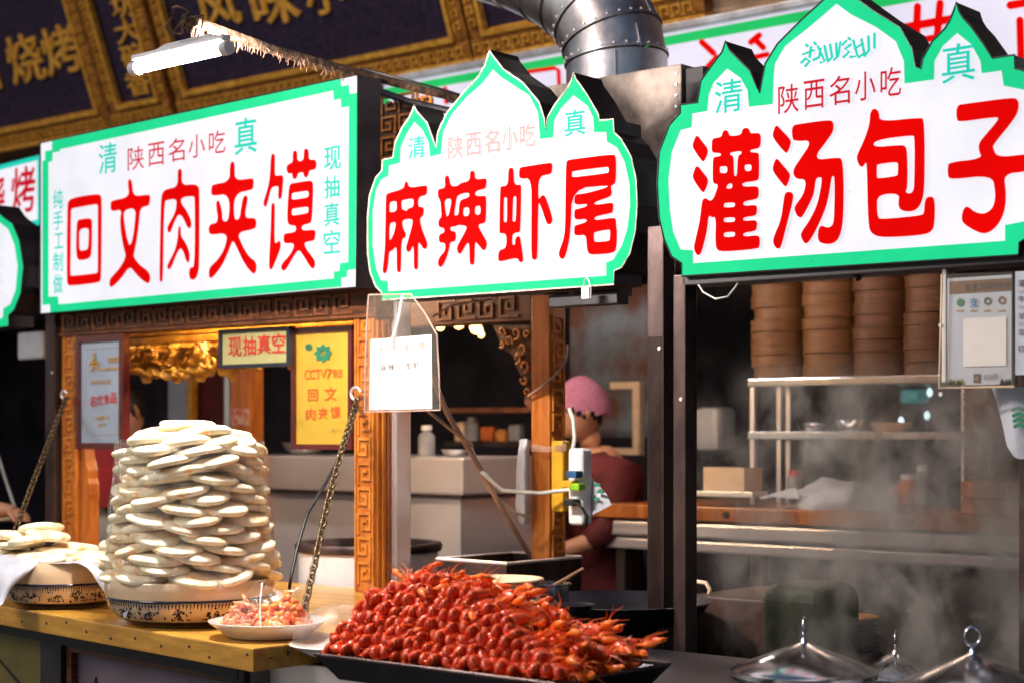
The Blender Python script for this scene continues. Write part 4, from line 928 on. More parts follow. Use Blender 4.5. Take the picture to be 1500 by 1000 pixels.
for L_ in range(NL):
    t = L_/(NL-1); RR = .156*(1-t)+.110*t - (.012 if L_ > NL-2 else 0)
    n = 9 if L_ < 6 else 8; z = zb0+L_*.0232; lay = []
    for i in range(n):
        a = 2*math.pi*(i+.5*(L_ % 2))/n+rnd.uniform(-.10,.10)+L_*.05
        da = (a-ca+math.pi) % (2*math.pi)-math.pi
        if abs(da) > R(125): continue
        rr = RR+rnd.uniform(-.007,.007)
        p = BC+Vector((math.cos(a)*rr, math.sin(a)*rr, z+rnd.uniform(-.003,.003)))
        tl = rnd.uniform(.02,.15)
        lay.append((p, a, tl))
    lay.sort(key=lambda q: pxof(q[0]))
    for i, (p, a, tl) in enumerate(lay):
        # tip slightly outwards, lean on neighbour
        e = (Matrix.Rotation(a,3,'Z') @ Matrix.Rotation(tl,3,'Y') @ Matrix.Rotation(rnd.choice((-1,1))*rnd.uniform(.07,.20),3,'X') @ Matrix.Rotation(rnd.uniform(0,6.28),3,'Z')).to_euler()
        addbun(p, e.x, e.y, e.z, rnd.uniform(.93,1.08), f'flat wheat bun, {ORD[i]} from left in the {ORD[L_]} layer up of the tall stack', 'flat wheat buns of the tall stack', rnd.randrange(5))
    if L_ % 2 == 0:
        addbun(BC+Vector((0,0,z)), 0,0,rnd.uniform(0,6), 1.1, f'flat wheat bun inside the core of the tall stack, {ORD[L_]} layer up', 'flat wheat buns of the tall stack', 0)
zt3 = zb0+NL*.0232-.006
tops = [(-.085,.02,.0,.12),(.05,-.06,.002,-.1),(.09,.05,.0,.1),(-.01,-.02,.016,.06),(-.02,.05,.024,-.05)]
for i, (dx, dy, dz, tl) in enumerate(tops):
    p = BC+RT*dx*.9+FW*dy+Vector((0,0,zt3+dz-.002))
    addbun(p, tl, tl*.5, i*1.3, 1.05, f'flat wheat bun on the very top of the tall stack, {ORD[i]} from the lower left', 'flat wheat buns of the tall stack', i)
# film wrapped round the stack
def filmshell(c, r0, r1, z0, z1, name, label, n=90, m=26, flare=.0, seed=1):
    V = []; F = []
    for j in range(m+1):
        t = j/m
        for i in range(n):
            a = 2*math.pi*i/n; r = r0+(r1-r0)*t
            w_ = .010*noise.noise(Vector((math.cos(a)*4,math.sin(a)*4,t*3+seed)))+.004*math.sin(a*23+3*noise.noise(Vector((a,t*4,seed))))
            if t < .08: r += flare*(1-t/.08)
            V.append(c+Vector((math.cos(a)*(r+w_), math.sin(a)*(r+w_), z0+(z1-z0)*t+.01*noise.noise(Vector((math.cos(a)*2,math.sin(a)*2,9+seed))))))
    for j in range(m):
        for i in range(n): F.append((j*n+i, j*n+(i+1)%n, (j+1)*n+(i+1)%n, (j+1)*n+i))
    o = MB().add(V, F).build(name, M['clearfilm'], smooth=True, loc=c+Vector((0,0,z0))); return tago(o, label, 'plastic film')
filmshell(BC, .212, .176, 1.098, 1.425, 'plastic_film', 'clear plastic film wrapped round the tall stack of buns')

# bowls
def bowl(c, rr, h, label, seed):
    t = thing('porcelain_bowl', c, label, 'bowl', 'patterned porcelain bowls on the wooden counter')
    pr = [(rr*.66,0),(rr*.72,.006),(rr*.86,.022),(rr*.95,.044),(rr*.975,.062)]
    MB().lathe(c, pr, 64).build('lower_body', M['porcelain'], t, smooth=True, auto=60)
    MB().lathe(c, [(rr*.975,.0625),(rr*.990,.0635),(rr*.990,.0675),(rr*.98,.0685)], 64, capb=False).build('blue_line', M['cobalt'], t, smooth=True)
    MB().lathe(c, [(rr*.98,.069),(rr*.992,.086),(rr,h),(rr*.985,h+.004),(rr*.95,h),(rr*.9,.085),(rr*.5,.03),(.001,.025)], 64, capb=False).build('upper_body', M['porcelain'], t, smooth=True, auto=60)
    MB().lathe(c+Vector((0,0,-.0)), [(rr*.645,.001),(rr*.72,.0062),(rr*.80,.0148)], 64, capb=False, jitter=lambda a, z: .012).build('foot', M['foot'], t, smooth=True)
    # painted cobalt pattern laid just over the glaze
    pt = MB(); rnd = random.Random(seed)
    def on(a, z):
        for (r1,z1),(r2,z2) in zip(pr, pr[1:]):
            if z <= z2: break
        r = r1+(r2-r1)*(z-z1)/(z2-z1)+.0012; return c+Vector((r*math.cos(a), r*math.sin(a), z))
    def blob(a, z, sa, sz):
        n = 7; V = [on(a+sa*math.cos(k*6.283/n)*rnd.uniform(.7,1.2), min(.0615,max(.018,z+sz*math.sin(k*6.283/n)*rnd.uniform(.7,1.2)))) for k in range(n)]
        pt.add(V, [tuple(range(n))])
    for i in range(150):       # wave crest band below the line
        a = i*2*math.pi/150
        V = [on(a-.012,.0605), on(a+.012,.0615), on(a+.006,.056), on(a-.008,.049-.003*(i%3))]; pt.add(V, [(0,1,2,3)])
    for g_ in range(16):
        a0 = g_*2*math.pi/16+rnd.uniform(-.06,.06)
        for i in range(24): blob(a0+rnd.gauss(0,.085), .034+rnd.gauss(0,.007), rnd.uniform(.008,.024), rnd.uniform(.002,.005))
        for i in range(5): blob(a0+rnd.gauss(0,.1), .023+rnd.gauss(0,.002), .028, .0013)
    pt.build('cobalt_pattern', M['cobalt'], t)
    return t
bowl(Vector((BC.x,BC.y,CT+.001)), .208, .106, 'patterned blue and cream porcelain bowl under the tall stack of buns', 4)
B2 = Dp(92,800,4.60); B2.z = CT+.001
bowl(B2, .165, .120, 'patterned porcelain bowl with a few buns at the left end of the counter', 9)
for i, (px, py, dep) in enumerate(((40,818,4.60),(95,820,4.62),(10,812,4.66),(60,820,4.52),(30,800,4.60),(80,812,4.60),(45,795,4.56),(5,800,4.66),(130,820,4.62),(150,826,4.58),(20,788,4.62),(70,788,4.58),(110,806,4.68),(-15,806,4.6),(60,778,4.62))):
    p = Dp(px, py-4, dep)
    addbun(p-Vector((0,0,.012)), rnd.uniform(-.12,.12), rnd.uniform(-.12,.12), rnd.uniform(0,6), .98, ['flat bun low at the front of the left bowl','flat bun on the right of the left bowl rim','flat bun at the back left of the left bowl','flat bun at the front middle of the left bowl','flat bun in the middle of the small left pile','flat bun sticking out right from the small left pile','topmost bun of the small pile on the left bowl','flat bun cut off by the photo edge on the left bowl','flat bun lying on the wrap between the two bowls','flat bun under the film against the tall stack','flat bun second from top at the left of the small pile','flat bun second from top at the right of the small pile','flat bun behind the right end of the small left pile','flat bun half out of the photo on the left bowl','small uppermost bun crowning the pile on the left bowl'][i], 'flat wheat buns on the left bowl', i)

def sheet(name, label, cat, corners, mat, sub=14, amp=.012, seed=1, parent=None, loc=None):
    """a loose sheet through a grid of control points (rows of points)"""
    rows = [[Vector(p) for p in r] for r in corners]; nr = len(rows); nc = len(rows[0]); V = []; F = []
    def cr(p0,p1,p2,p3,t): return .5*((2*p1)+(-p0+p2)*t+(2*p0-5*p1+4*p2-p3)*t*t+(-p0+3*p1-3*p2+p3)*t*t*t)
    def samp(l, t):
        k_ = min(int(t), len(l)-2); f = t-k_; g = lambda i: l[max(0,min(len(l)-1,i))]
        return cr(g(k_-1),g(k_),g(k_+1),g(k_+2),f)
    for j in range(sub+1):
        col = [samp([rows[i][c_] for i in range(nr)], j/sub*(nr-1)) for c_ in range(nc)]
        for i in range(sub+1):
            p = samp(col, i/sub*(nc-1)); q = p*22+Vector((seed,0,0)); V.append(p+Vector((noise.noise(q),noise.noise(q+Vector((9,0,0))),noise.noise(q+Vector((0,9,0)))))*amp)
    F = [(j*(sub+1)+i, j*(sub+1)+i+1, (j+1)*(sub+1)+i+1, (j+1)*(sub+1)+i) for j in range(sub) for i in range(sub)]
    if parent: return MB().add(V, F).build(name, mat, parent, smooth=True)
    o = MB().add(V, F).build(name, mat, smooth=True, loc=rows[0][0]); return tago(o, label, cat)
cl = thing('wrapping_sheet', B2+Vector((0,0,.13)), 'thin white wrapping sheet draped over the left bowl with a hanging corner', 'sheet')
zz = CT+.128
def dq(px,py,dep): return Dp(px,py,dep)
sheet('right_fall','','',[[dq(98,822,4.46),dq(125,820,4.50),dq(160,826,4.60)],[dq(125,828,4.40),dq(150,832,4.40),dq(178,842,4.44)],[dq(150,862,4.36),dq(163,865,4.34),dq(186,868,4.36)],[dq(176,900,4.30),dq(181,905,4.28),dq(200,872,4.32)]],M['cloth'],parent=cl,amp=.004)
sheet('left_fall','','',[[dq(60,822,4.46),dq(40,818,4.46),dq(0,812,4.5),dq(-50,812,4.5)],[dq(45,834,4.42),dq(26,836,4.40),dq(-8,836,4.42),dq(-60,836,4.44)],[dq(22,856,4.40),dq(10,862,4.38),dq(-20,866,4.40),dq(-60,866,4.4)],[dq(8,880,4.38),dq(0,888,4.36),dq(-26,892,4.38),dq(-60,890,4.4)]],M['cloth'],parent=cl,amp=.006)
sheet('top','','',[[dq(0,822,4.50),dq(60,826,4.44),dq(120,824,4.44),dq(165,828,4.5)],[dq(0,814,4.7),dq(60,818,4.7),dq(120,818,4.7),dq(170,822,4.7)],[dq(0,810,4.85),dq(60,812,4.85),dq(120,812,4.85),dq(170,815,4.85)]],M['cloth'],parent=cl,amp=.003)
sheet('film_corner','hanging corner of plastic film at the left of the tall stack bowl','plastic film',[[dq(150,842,4.2),dq(180,852,4.12),dq(215,858,4.06)],[dq(168,862,4.14),dq(182,872,4.08),dq(205,868,4.04)],[dq(178,888,4.08),dq(183,905,4.05),dq(192,880,4.03)]],M['cloth'],amp=.003,seed=5)

# small plate with two bagged snacks
pc2 = Vector((-2.965,2.585,CT+.001))
pl = thing('snack_plate', pc2, 'white plate with orange-red snacks in clear bags at the corner of the wooden counter', 'plate')
MB().lathe(pc2, [(.085,0),(.095,.004),(.118,.022),(.134,.034),(.136,.037),(.132,.038),(.10,.028),(.05,.020),(.001,.019)], 48).build('dish', M['whitep'], pl, smooth=True, auto=60)
def chunks(c, rx, ry, h, mat, nm, parent, seed, n=70, sz=.011):
    r = random.Random(seed); m = MB()
    for i in range(n):
        a = r.uniform(0,6.28); q = r.random()**.5; z = h*(1-q)*r.uniform(.5,1)+.004
        p = c+Vector((rx*q*math.cos(a), ry*q*math.sin(a), z)); M3 = Matrix.Rotation(r.uniform(0,6.28),3,'Z') @ Matrix.Rotation(r.uniform(-.9,.9),3,'X') @ Matrix.Rotation(r.uniform(-.9,.9),3,'Y')
        L_ = sz*r.uniform(.7,1.9); ww = sz*r.uniform(.35,.8)
        m.tube([p+M3@Vector((-L_,0,0)), p+M3@Vector((-L_*.4,0,ww*.3)), p+M3@Vector((L_*.4,ww*.3,0)), p+M3@Vector((L_,0,ww*.2))], [ww*.4,ww,ww*.85,ww*.3], 6)
    o = m.build(nm, mat, parent, smooth=True); o['kind'] = 'stuff'; return o
def heap(c, rx, ry, h, mat, nm, parent, seed, ang=0):
    V = []; F = []; n = 26; m = 9
    for j in range(m+1):
        t = j/m
        for i in range(n):
            a = 2*math.pi*i/n; r = (1-t)**.6; q = Vector((math.cos(a)*r*3,math.sin(a)*r*3,seed)); d = 1+.22*noise.noise(q*2)
            x, y = rx*r*d*math.cos(a), ry*r*d*math.sin(a)
            V.append(c+Vector((x*math.cos(ang)-y*math.sin(ang), x*math.sin(ang)+y*math.cos(ang), h*t*(1+.3*noise.noise(q*3)))))
    for j in range(m):
        for i in range(n): F.append((j*n+i, j*n+(i+1)%n, (j+1)*n+(i+1)%n, (j+1)*n+i))
    return MB().add(V, F).build(nm, mat, parent, smooth=True)
chunks(pc2+RT*.036+Vector((0,0,.024)), .070,.065,.082,M['lobster'],'orange_snack',pl,3,n=110,sz=.012)
chunks(pc2-RT*.056+Vector((0,0,.024)), .052,.05,.066,M['pickle'],'pink_snack',pl,8,n=90,sz=.009)
u = RT; f_ = FW
z0_ = pc2+Vector((0,0,.03))
bg1 = [[z0_+u*(-.11)-f_*.03, z0_+u*(-.05)-f_*.085, z0_+u*(-.005)-f_*.09],[z0_+u*(-.075)+Vector((0,0,.045)), z0_+u*(-.045)-f_*.04+Vector((0,0,.055)), z0_+u*(-.012)-f_*.06+Vector((0,0,.06))],[z0_+u*(-.03)+Vector((0,0,.085)), z0_+u*(-.022)+Vector((0,0,.09)), z0_+u*(-.012)+Vector((0,0,.092))]]
bg2 = [[z0_+u*(.0)-f_*.09, z0_+u*(.05)-f_*.09, z0_+u*(.10)-f_*.04],[z0_+u*(-.004)-f_*.06+Vector((0,0,.055)), z0_+u*(.05)-f_*.05+Vector((0,0,.065)), z0_+u*(.10)-f_*.01+Vector((0,0,.05))],[z0_+u*(-.008)+Vector((0,0,.088)), z0_+u*(.04)+Vector((0,0,.075)), z0_+u*(.085)+Vector((0,0,.10))]]
sheet('left_bag','','',bg1,M['clearfilm'],parent=pl,amp=.004); sheet('right_bag','','',bg2,M['clearfilm'],parent=pl,amp=.004,seed=4)
sm = MB(); sm.tube([z0_+u*(-.004)-f_*.089, z0_+u*(-.009)-f_*.06+Vector((0,0,.057)), z0_+u*(-.013)+Vector((0,0,.092))], .0016, 5); sm.build('bag_seam', M['whitepl'], pl)
sheet('film_wing','white plastic wing of a bag standing right of the snack plate','plastic bag',[[dq(402,862,3.95),dq(420,872,3.95),dq(446,905,3.95)],[dq(412,890,3.9),dq(432,900,3.9),dq(452,915,3.9)],[dq(425,925,3.86),dq(440,930,3.86),dq(455,932,3.86)]],M['bagfilm'],amp=.003,seed=7)

# plate with domed film at the end of the tray
p5 = Vector((-2.745,2.60,.955))
dm = thing('domed_plate', p5, 'white plate under a clear plastic dome left of the crayfish tray', 'plate')
MB().lathe(p5, [(.06,0),(.07,.003),(.10,.018),(.112,.026),(.108,.028),(.06,.014),(.001,.012)], 40).build('dish', M['whitep'], dm, smooth=True, auto=60)
MB().lathe(p5, [(.10,.022),(.10,.045),(.085,.08),(.055,.102),(.02,.112),(.001,.113)], 36, capb=False, jitter=lambda a,z:.03*math.sin(5*a)).build('dome_film', M['clearfilm'], dm, smooth=True)
heap(p5+Vector((.02,0,.012)), .05,.05,.035,M['lobster'],'snack',dm,5)

# ------------------------------------------------------------------ chains, cable
def chainobj(pts, label, rl=.011, link=.020, wr=.0030, hook=True):
    pts = [Vector(p) for p in pts]
    # resample
    L = [0]
    for a, b in zip(pts, pts[1:]): L.append(L[-1]+(b-a).length)
    def at(s):
        for i in range(len(pts)-1):
            if s <= L[i+1] or i == len(pts)-2:
                return pts[i].lerp(pts[i+1], (s-L[i])/(L[i+1]-L[i])), (pts[i+1]-pts[i]).normalized()
    t = thing('chain', pts[0], label, 'chain', 'hanging chains at the bread stall')
    n = int(L[-1]/link)
    base = MB(); hl, hw = link*.5+.0056, .0085
    loop = []
    for k in range(12):
        a = 2*math.pi*k/12; loop.append(Vector((hw*math.cos(a), 0, (hl-hw)*(1 if math.sin(a) >= 0 else -1)+hw*math.sin(a))))
    base.tube(loop, wr, 6, closed=True); o = base.build('link', M['chain'], t, loc=(0,0,0)); me = o.data
    for p in me.polygons: p.use_smooth = True
    for i in range(n):
        c, d = at((i+.5)*link)
        l_ = o if i == 0 else bpy.data.objects.new('link', me)
        if i: COL.objects.link(l_); l_.parent = t
        qt = d.to_track_quat('Z','Y') @ Matrix.Rotation(R(90)*(i % 2)+R(25),3,'Z').to_quaternion()
        l_.rotation_mode = 'QUATERNION'; l_.rotation_quaternion = qt; l_.location = c-pts[0]
    return t
hk = P(524,582,3.44)
c1_ = chainobj([hk, Q(500,650,9e9) if 0 else Dp(500,660,4.5), Dp(480,735,4.3), Dp(462,820,4.12), Dp(446,890,3.98), Dp(438,930,3.90)], 'brass-coloured chain hanging from the hook on the right carved post down to the counter corner', link=.027)
h_ = MB(); h_.tube([hk+Vector((.02*math.cos(a)+.005, -.012, .018*math.sin(a)+.012)) for a in [i*.4 for i in range(14)]], .0045, 8); h_.build('hook', M['steel'], c1_, smooth=True)
hk2 = P(97,582,3.44)
c2_ = chainobj([hk2, Dp(70,650,5.4), Dp(45,715,5.2), Dp(22,778,5.05)], 'thin chain hanging from the left carved post towards the small bun bowl', link=.027)
h_ = MB(); h_.tube([hk2+Vector((.016*math.cos(a)+.005, -.012, .014*math.sin(a)+.01)) for a in [i*.4 for i in range(14)]], .004, 8); h_.build('hook', M['steel'], c2_, smooth=True)
cb = MB(); cb.tube([Dp(522,600,4.8),Dp(505,655,4.7),Dp(478,705,4.6),Dp(450,752,4.5),Dp(436,800,4.45),Dp(426,845,4.4),Dp(424,862,4.38)], .0045, 8)
tago(cb.build('hanging_cable', M['cable'], smooth=True, loc=Dp(424,862,4.38)), 'black cable curving down behind the chain beside the buns', 'cable')

# ------------------------------------------------------------------ hanging sleeve with paper, clip
YS = YF-.035
sv = thing('hanging_sleeve', P(590,432,YS), 'clear plastic sleeve holding a white price paper, hung from the corner of the middle sign', 'price sleeve')
sl_ = [(540,432),(602,431),(622,458),(640,490),(643,545),(645,600),(590,602),(534,603),(535,540),(537,480)]
plate('sleeve', [toplane(sl_, YS)], YS, M['sleeve'], sv)
MB().tube([P(a,b,YS) for a,b in sl_], .0022, 5, closed=True).build('sleeve_edge', M['cord'], sv)
plate('paper', [toplane([(543,497),(632,490),(633,598),(541,600)], YS+.004)], YS+.004, M['paper'], sv)
fS = onplane(YS+.002)
glyphs('lettering', line('秘制虾尾',562,511,618,505,13,13), fS, M['inkf'], sv)
glyphs('lettering', line('麻辣小龙虾',561,538,610,534,9,10), fS, M['ink'], sv, -.0)
glyphs('lettering', line('Spicy lobster',560,556,612,552,4,6), fS, M['inkp'], sv)
glyphs('lettering', line('大份小份',556,570,618,566,8,8), fS, M['inkp'], sv)
MB().tube([P(590,432,YS-.003),P(583,470,YS-.003),P(574,500,YS-.003)], .004, 6).build('string', M['whitepl'], sv)
cp = thing('bulldog_clip', P(858,438,YF-.01), 'small pale clip on the lower edge of the middle sign', 'clip')
a = P(853,438,YF-.01); b = P(864,420,YF-.01)
MB().box((a.x,YF-.014,a.z),(b.x,YF-.008,b.z)).build('jaw', M['whitepl'], cp, bevel=.001)
MB().tube([P(855,420,YF-.012),P(856,410,YF-.012),P(860,407,YF-.012),P(863,412,YF-.012),P(866,425,YF-.012),P(865,437,YF-.012)], .0014, 5).build('wire_handle', M['steel'], cp)

# cords in stall 2
def cordobj(pts, r, mat, label, nm='cord'):
    m_ = MB(); m_.tube(pts, r, 7); return tago(m_.build(nm, M[mat], smooth=True, loc=Vector(pts[-1])), label, 'cord')
cordobj([P(632,548,3.45),P(655,605,3.5),P(700,680,3.6),P(738,750,3.7),P(776,812,3.8)], .008, 'cord', 'thick pinkish cord slanting down from the hanging sleeve to the rear post')
cordobj([P(625,600,3.45),P(660,628,3.5),P(692,652,3.58)], .005, 'cord', 'thin pinkish cord meeting the thick one below the hanging sleeve')
cordobj([P(705,690,3.6),P(735,718,3.65),P(790,722,3.75),P(838,716,3.8),P(846,712,3.8)], .006, 'wcord', 'white lead running across to the power strip')
cordobj([P(690,655,3.58),P(715,715,3.66),P(750,748,3.74),P(778,758,3.8)], .005, 'wcord', 'white lead sagging behind the thick cord')
cordobj([P(774,580,3.84),P(790,568,3.83),P(815,548,3.83),P(829,528,3.86),P(831,505,3.9)], .004, 'cord', 'cord tied slantwise round the rear wooden post')
cordobj([P(834,598,3.83),P(840,615,3.82),P(842,640,3.80),P(838,665,3.79)], .006, 'wcord', 'white lead rising beside the rear wooden post')
cordobj([P(634,464,3.5),P(660,448,3.52),P(720,438,3.55)], .0035, 'cord', 'thin string under the middle sign')
ps = thing('power_strip', P(845,765,3.80), 'white power strip with blue and green plugs tied to the rear wooden post', 'power strip')
a = P(834,768,3.79); b = P(856,656,3.79)
MB().box((a.x,3.78,a.z),(b.x,3.83,b.z)).build('strip', M['whitepl'], ps, bevel=.014, seg=3)
for (x_,y_,mt) in ((846,694,'blue'),(840,708,'yellowpl'),(850,712,'greenpl'),(842,735,'cable')):
    q_ = P(x_,y_,3.775); MB().box((q_.x-.018,3.745,q_.z-.010),(q_.x+.018,3.778,q_.z+.010)).build('plug', M[mt], ps, bevel=.004)
MB().tube([P(842,735,3.75),P(852,742,3.74),P(860,755,3.75),P(858,772,3.78)], .004, 6).build('plug_lead', M['cable'], ps)
yb_ = thing('yellow_cover', P(820,748,3.82), 'yellow plastic pouch hanging on the face of the rear wooden post', 'pouch')
a = P(812,748,3.83); b = P(829,645,3.83)
MB().box((a.x,3.815,a.z),(b.x,3.852,b.z)).build('pouch', M['yellowpl'], yb_, bevel=.006)
for i in range(4): MB().tube([P(778,650+i*3,3.835),P(800,655+i*2,3.82),P(830,650+i*3,3.81)], .0015, 5).build('tie', M['cord'], yb_)
sheet('white_bag','crumpled white bag hanging left of the rear wooden post','bag',[[P(760,645,3.84),P(770,642,3.82),P(777,645,3.84)],[P(757,690,3.83),P(767,690,3.80),P(777,690,3.83)],[P(755,740,3.83),P(768,745,3.80),P(778,740,3.83)],[P(760,765,3.85),P(768,768,3.82),P(778,762,3.84)]],M['cloth'],amp=.006)
gb = thing('printed_bag', P(876,740,3.85), 'white carrier bag with green print behind the power strip', 'bag')
sheet('bag_body','','',[[P(860,690,3.86),P(868,700,3.84),P(872,705,3.84)],[P(858,730,3.86),P(872,722,3.82),P(888,722,3.83)],[P(856,760,3.86),P(872,752,3.82),P(896,738,3.83)]],M['cloth'],parent=gb,amp=.004)
for (x_,y_,w_,h_) in ((872,712,8,5),(876,722,9,5),(870,732,9,4)):
    a = P(x_,y_,3.81); MB().box((a.x,3.806,a.z),(P(x_+w_,y_,3.81).x,3.808,P(x_,y_-h_,3.81).z)).build('print_block', M['greenink'], gb)

# ------------------------------------------------------------------ steel counter and crayfish tray
sc2 = thing('steel_counter', (-2.2,2.62,0), 'steel counter carrying the crayfish tray', 'counter')
MB().box((-2.96,2.60,.885),(-1.955,3.34,.925)).build('top', M['black'], sc2, bevel=.005)  # black colour puts the dark void beside the tray into the top
MB().box((-2.96,2.585,.86),(-2.40,2.599,.928)).build('steel_edge', M['steel'], sc2, bevel=.003)
MB().box((-2.826,2.64,.08),(-1.98,3.3,.884)).build('body', M['casing'], sc2, bevel=.004)
TX0, TX1, TY0, TY1, TZ = -2.655, -2.005, 2.445, 2.81, .98
tr_ = thing('crayfish_tray', (-2.33,2.62,.926), 'black rectangular tray under the heap of boiled crayfish', 'tray')
def loftbox(mb, a, b):
    mb.add([*a,*b], [(0,1,5,4),(1,2,6,5),(2,3,7,6),(3,0,4,7)])
m_ = MB()
i_ = .035
lo = [(TX0+i_,TY0+i_,.927),(TX1-i_,TY0+i_,.927),(TX1-i_,TY1-i_,.927),(TX0+i_,TY1-i_,.927)]
hi = [(TX0,TY0,TZ-.004),(TX1,TY0,TZ-.004),(TX1,TY1,TZ-.004),(TX0,TY1,TZ-.004)]
li = [(TX0+i_+.006,TY0+i_+.006,.931),(TX1-i_-.006,TY0+i_+.006,.931),(TX1-i_-.006,TY1-i_-.006,.931),(TX0+i_+.006,TY1-i_-.006,.931)]
h2 = [(TX0+.004,TY0+.004,TZ-.004),(TX1-.004,TY0+.004,TZ-.004),(TX1-.004,TY1-.004,TZ-.004),(TX0+.004,TY1-.004,TZ-.004)]
loftbox(m_, lo, hi); loftbox(m_, hi, h2); loftbox(m_, h2, li); m_.add(lo, [(3,2,1,0)]); m_.add(li, [(0,1,2,3)])
m_.build('pan', M['pan'], tr_)
MB().tube([(TX0,TY0,TZ),(TX1,TY0,TZ),(TX1,TY1,TZ),(TX0,TY1,TZ)], .004, 6, closed=True).build('rolled_rim', M['steeld'], tr_)

# crayfish mesh: curled tail ball at -x end, carapace, claws, legs, feelers toward +x
def crayfish(seed, headout):
    rnd = random.Random(seed); m = MB(); m.mi = 0
    # abdomen: 6 overlapping ring plates curling under
    # plump curled tail: one ball with shallow plate ridges, fan tucked under
    n_ = 13; pts = []; rr = []
    for i in range(n_):
        t_ = i/(n_-1); pts.append(Vector((.004-.026*t_, 0, -.0015*math.sin(t_*3)))); rr.append(.0136*math.sqrt(max(.02, 1-((t_-.45)/.58)**2))*(1-.15*(i % 2)))
    nv0 = len(m.v); m.tube(pts, rr, 12)
    for i in range(nv0, len(m.v)): m.v[i].z *= 1.34; m.v[i].y *= .84
    for sdd in (-1,0,1): m.obox(Vector((-.012,sdd*.006,-.0135)), Vector((.008,0,0)), Vector((0,.0045,0)), Vector((0,0,.0012)))
    # carapace
    m.tube([(.000,0,.0005),(.004,0,.001),(.014,0,.0015),(.026,0,.001),(.036,0,.0005),(.043,0,.001),(.049,0,.003)], [.0115,.0142,.0152,.0140,.0110,.0065,.0012], 12)
    for s in (-1,1): m.tube([(.040,s*.006,.006),(.044,s*.009,.008)], [.002,.0026], 6)      # eyes
    m.mi = 1
    for s in (-1,1):                                                                # claws
        a1 = rnd.uniform(.2,.9)*s; k = rnd.uniform(.8,1.1); z = rnd.uniform(-.004,.008)
        b0 = Vector((.034,s*.010,-.003)); b1 = b0+Vector((math.cos(a1),math.sin(a1),z*20))*.014*k; b2 = b1+Vector((1,.15*s,rnd.uniform(-.3,.4)))*.014*k; b3 = b2+Vector((1,-.25*s,rnd.uniform(-.3,.2)))*.012*k
        m.tube([b0,b1,b2-(b2-b1)*.2,b2,b3,b3+(b3-b2)*1.0], [.0026,.0032,.0045,.0068,.0062,.0008], 7)
        m.tube([b3-(b3-b2)*.3,b3+Vector((.006,-.006*s,.002)),b3+Vector((.016,-.003*s,.001))], [.003,.0026,.0006], 5)
    for s in (-1,1):                                                                # walking legs
        for i in range(4):
            x = .010+.007*i; q = Vector((x,s*.011,-.006)); k = rnd.uniform(.8,1.2)
            m.tube([q, q+Vector((rnd.uniform(-.004,.008),s*.012*k,.004)), q+Vector((rnd.uniform(-.004,.012),s*.020*k,-.008)), q+Vector((rnd.uniform(0,.014),s*.024*k,-.016))], [.0018,.0014,.0011,.0004], 4, cap=False)
        for i in range(4):                                                          # feelers
            L_ = rnd.uniform(.02,.04) if i else rnd.uniform(.035,.065); a = rnd.uniform(-.5,.7)*s; e0 = Vector((.044,s*.003,.003)); up_ = rnd.uniform(-.2,.7)
            m.tube([e0, e0+Vector((math.cos(a),math.sin(a),up_))*L_*.5, e0+Vector((math.cos(a*1.5),math.sin(a*1.5),up_*.6))*L_], [.0011,.0008,.0004], 3, cap=False)
    o = m.build('crayfish', [M['crab'], M['craborange']], smooth=True); me = o.data; bpy.data.objects.remove(o); return me
CRAY = [crayfish(s, 1) for s in range(5)]
def hgt(u):
    k_ = [(0,.050),(.08,.10),(.20,.132),(.30,.142),(.45,.128),(.60,.102),(.78,.068),(.92,.034),(1,.010)]
    for (a,b),(c,d) in zip(k_, k_[1:]):
        if u <= c: return b+(d-b)*(u-a)/(c-a)
    return .02
rnd = random.Random(5); NC = 0
def addcray(p, mat3, sc_, label, k):
    global NC
    o = bpy.data.objects.new('crayfish', CRAY[k % 5]); COL.objects.link(o); o.matrix_world = Matrix.Translation(p) @ mat3.to_4x4() @ Matrix.Scale(sc_,4); NC += 1
    return tago(o, label, 'crayfish', 'boiled crayfish heaped on the tray')
W_ = TX1-TX0
nrow = 9
for r in range(nrow):
    z = TZ+.004+r*.0205; y = TY0+.030+r*.0150
    u0 = .015+.012*r; u1 = .985-.062*r-(.0 if r < 3 else .02)
    x = TX0+u0*W_+(.013 if r % 2 else 0); k = 0
    while x < TX0+u1*W_:
        u = (x-TX0)/W_
        if z < TZ+hgt(u)+.012:
            # tail ball to the front (-Y), head to the back
            mt = Matrix.Rotation(R(90)+rnd.uniform(-.4,.4),3,'Z') @ Matrix.Rotation(rnd.uniform(-.3,.3),3,'Y') @ Matrix.Rotation(rnd.gauss(0,.55),3,'X')
            addcray(Vector((x+rnd.uniform(-.003,.003), y+.004+rnd.uniform(-.006,.006), z+.010+rnd.uniform(-.0045,.0045))), mt, rnd.uniform(.82,1.12),
                    f'curled red crayfish tail, {ORD[min(k,29)]} from left in the {ORD[r]} row above the tray rim', rnd.randrange(5)); k += 1
        x += .0280+rnd.uniform(-.002,.003)
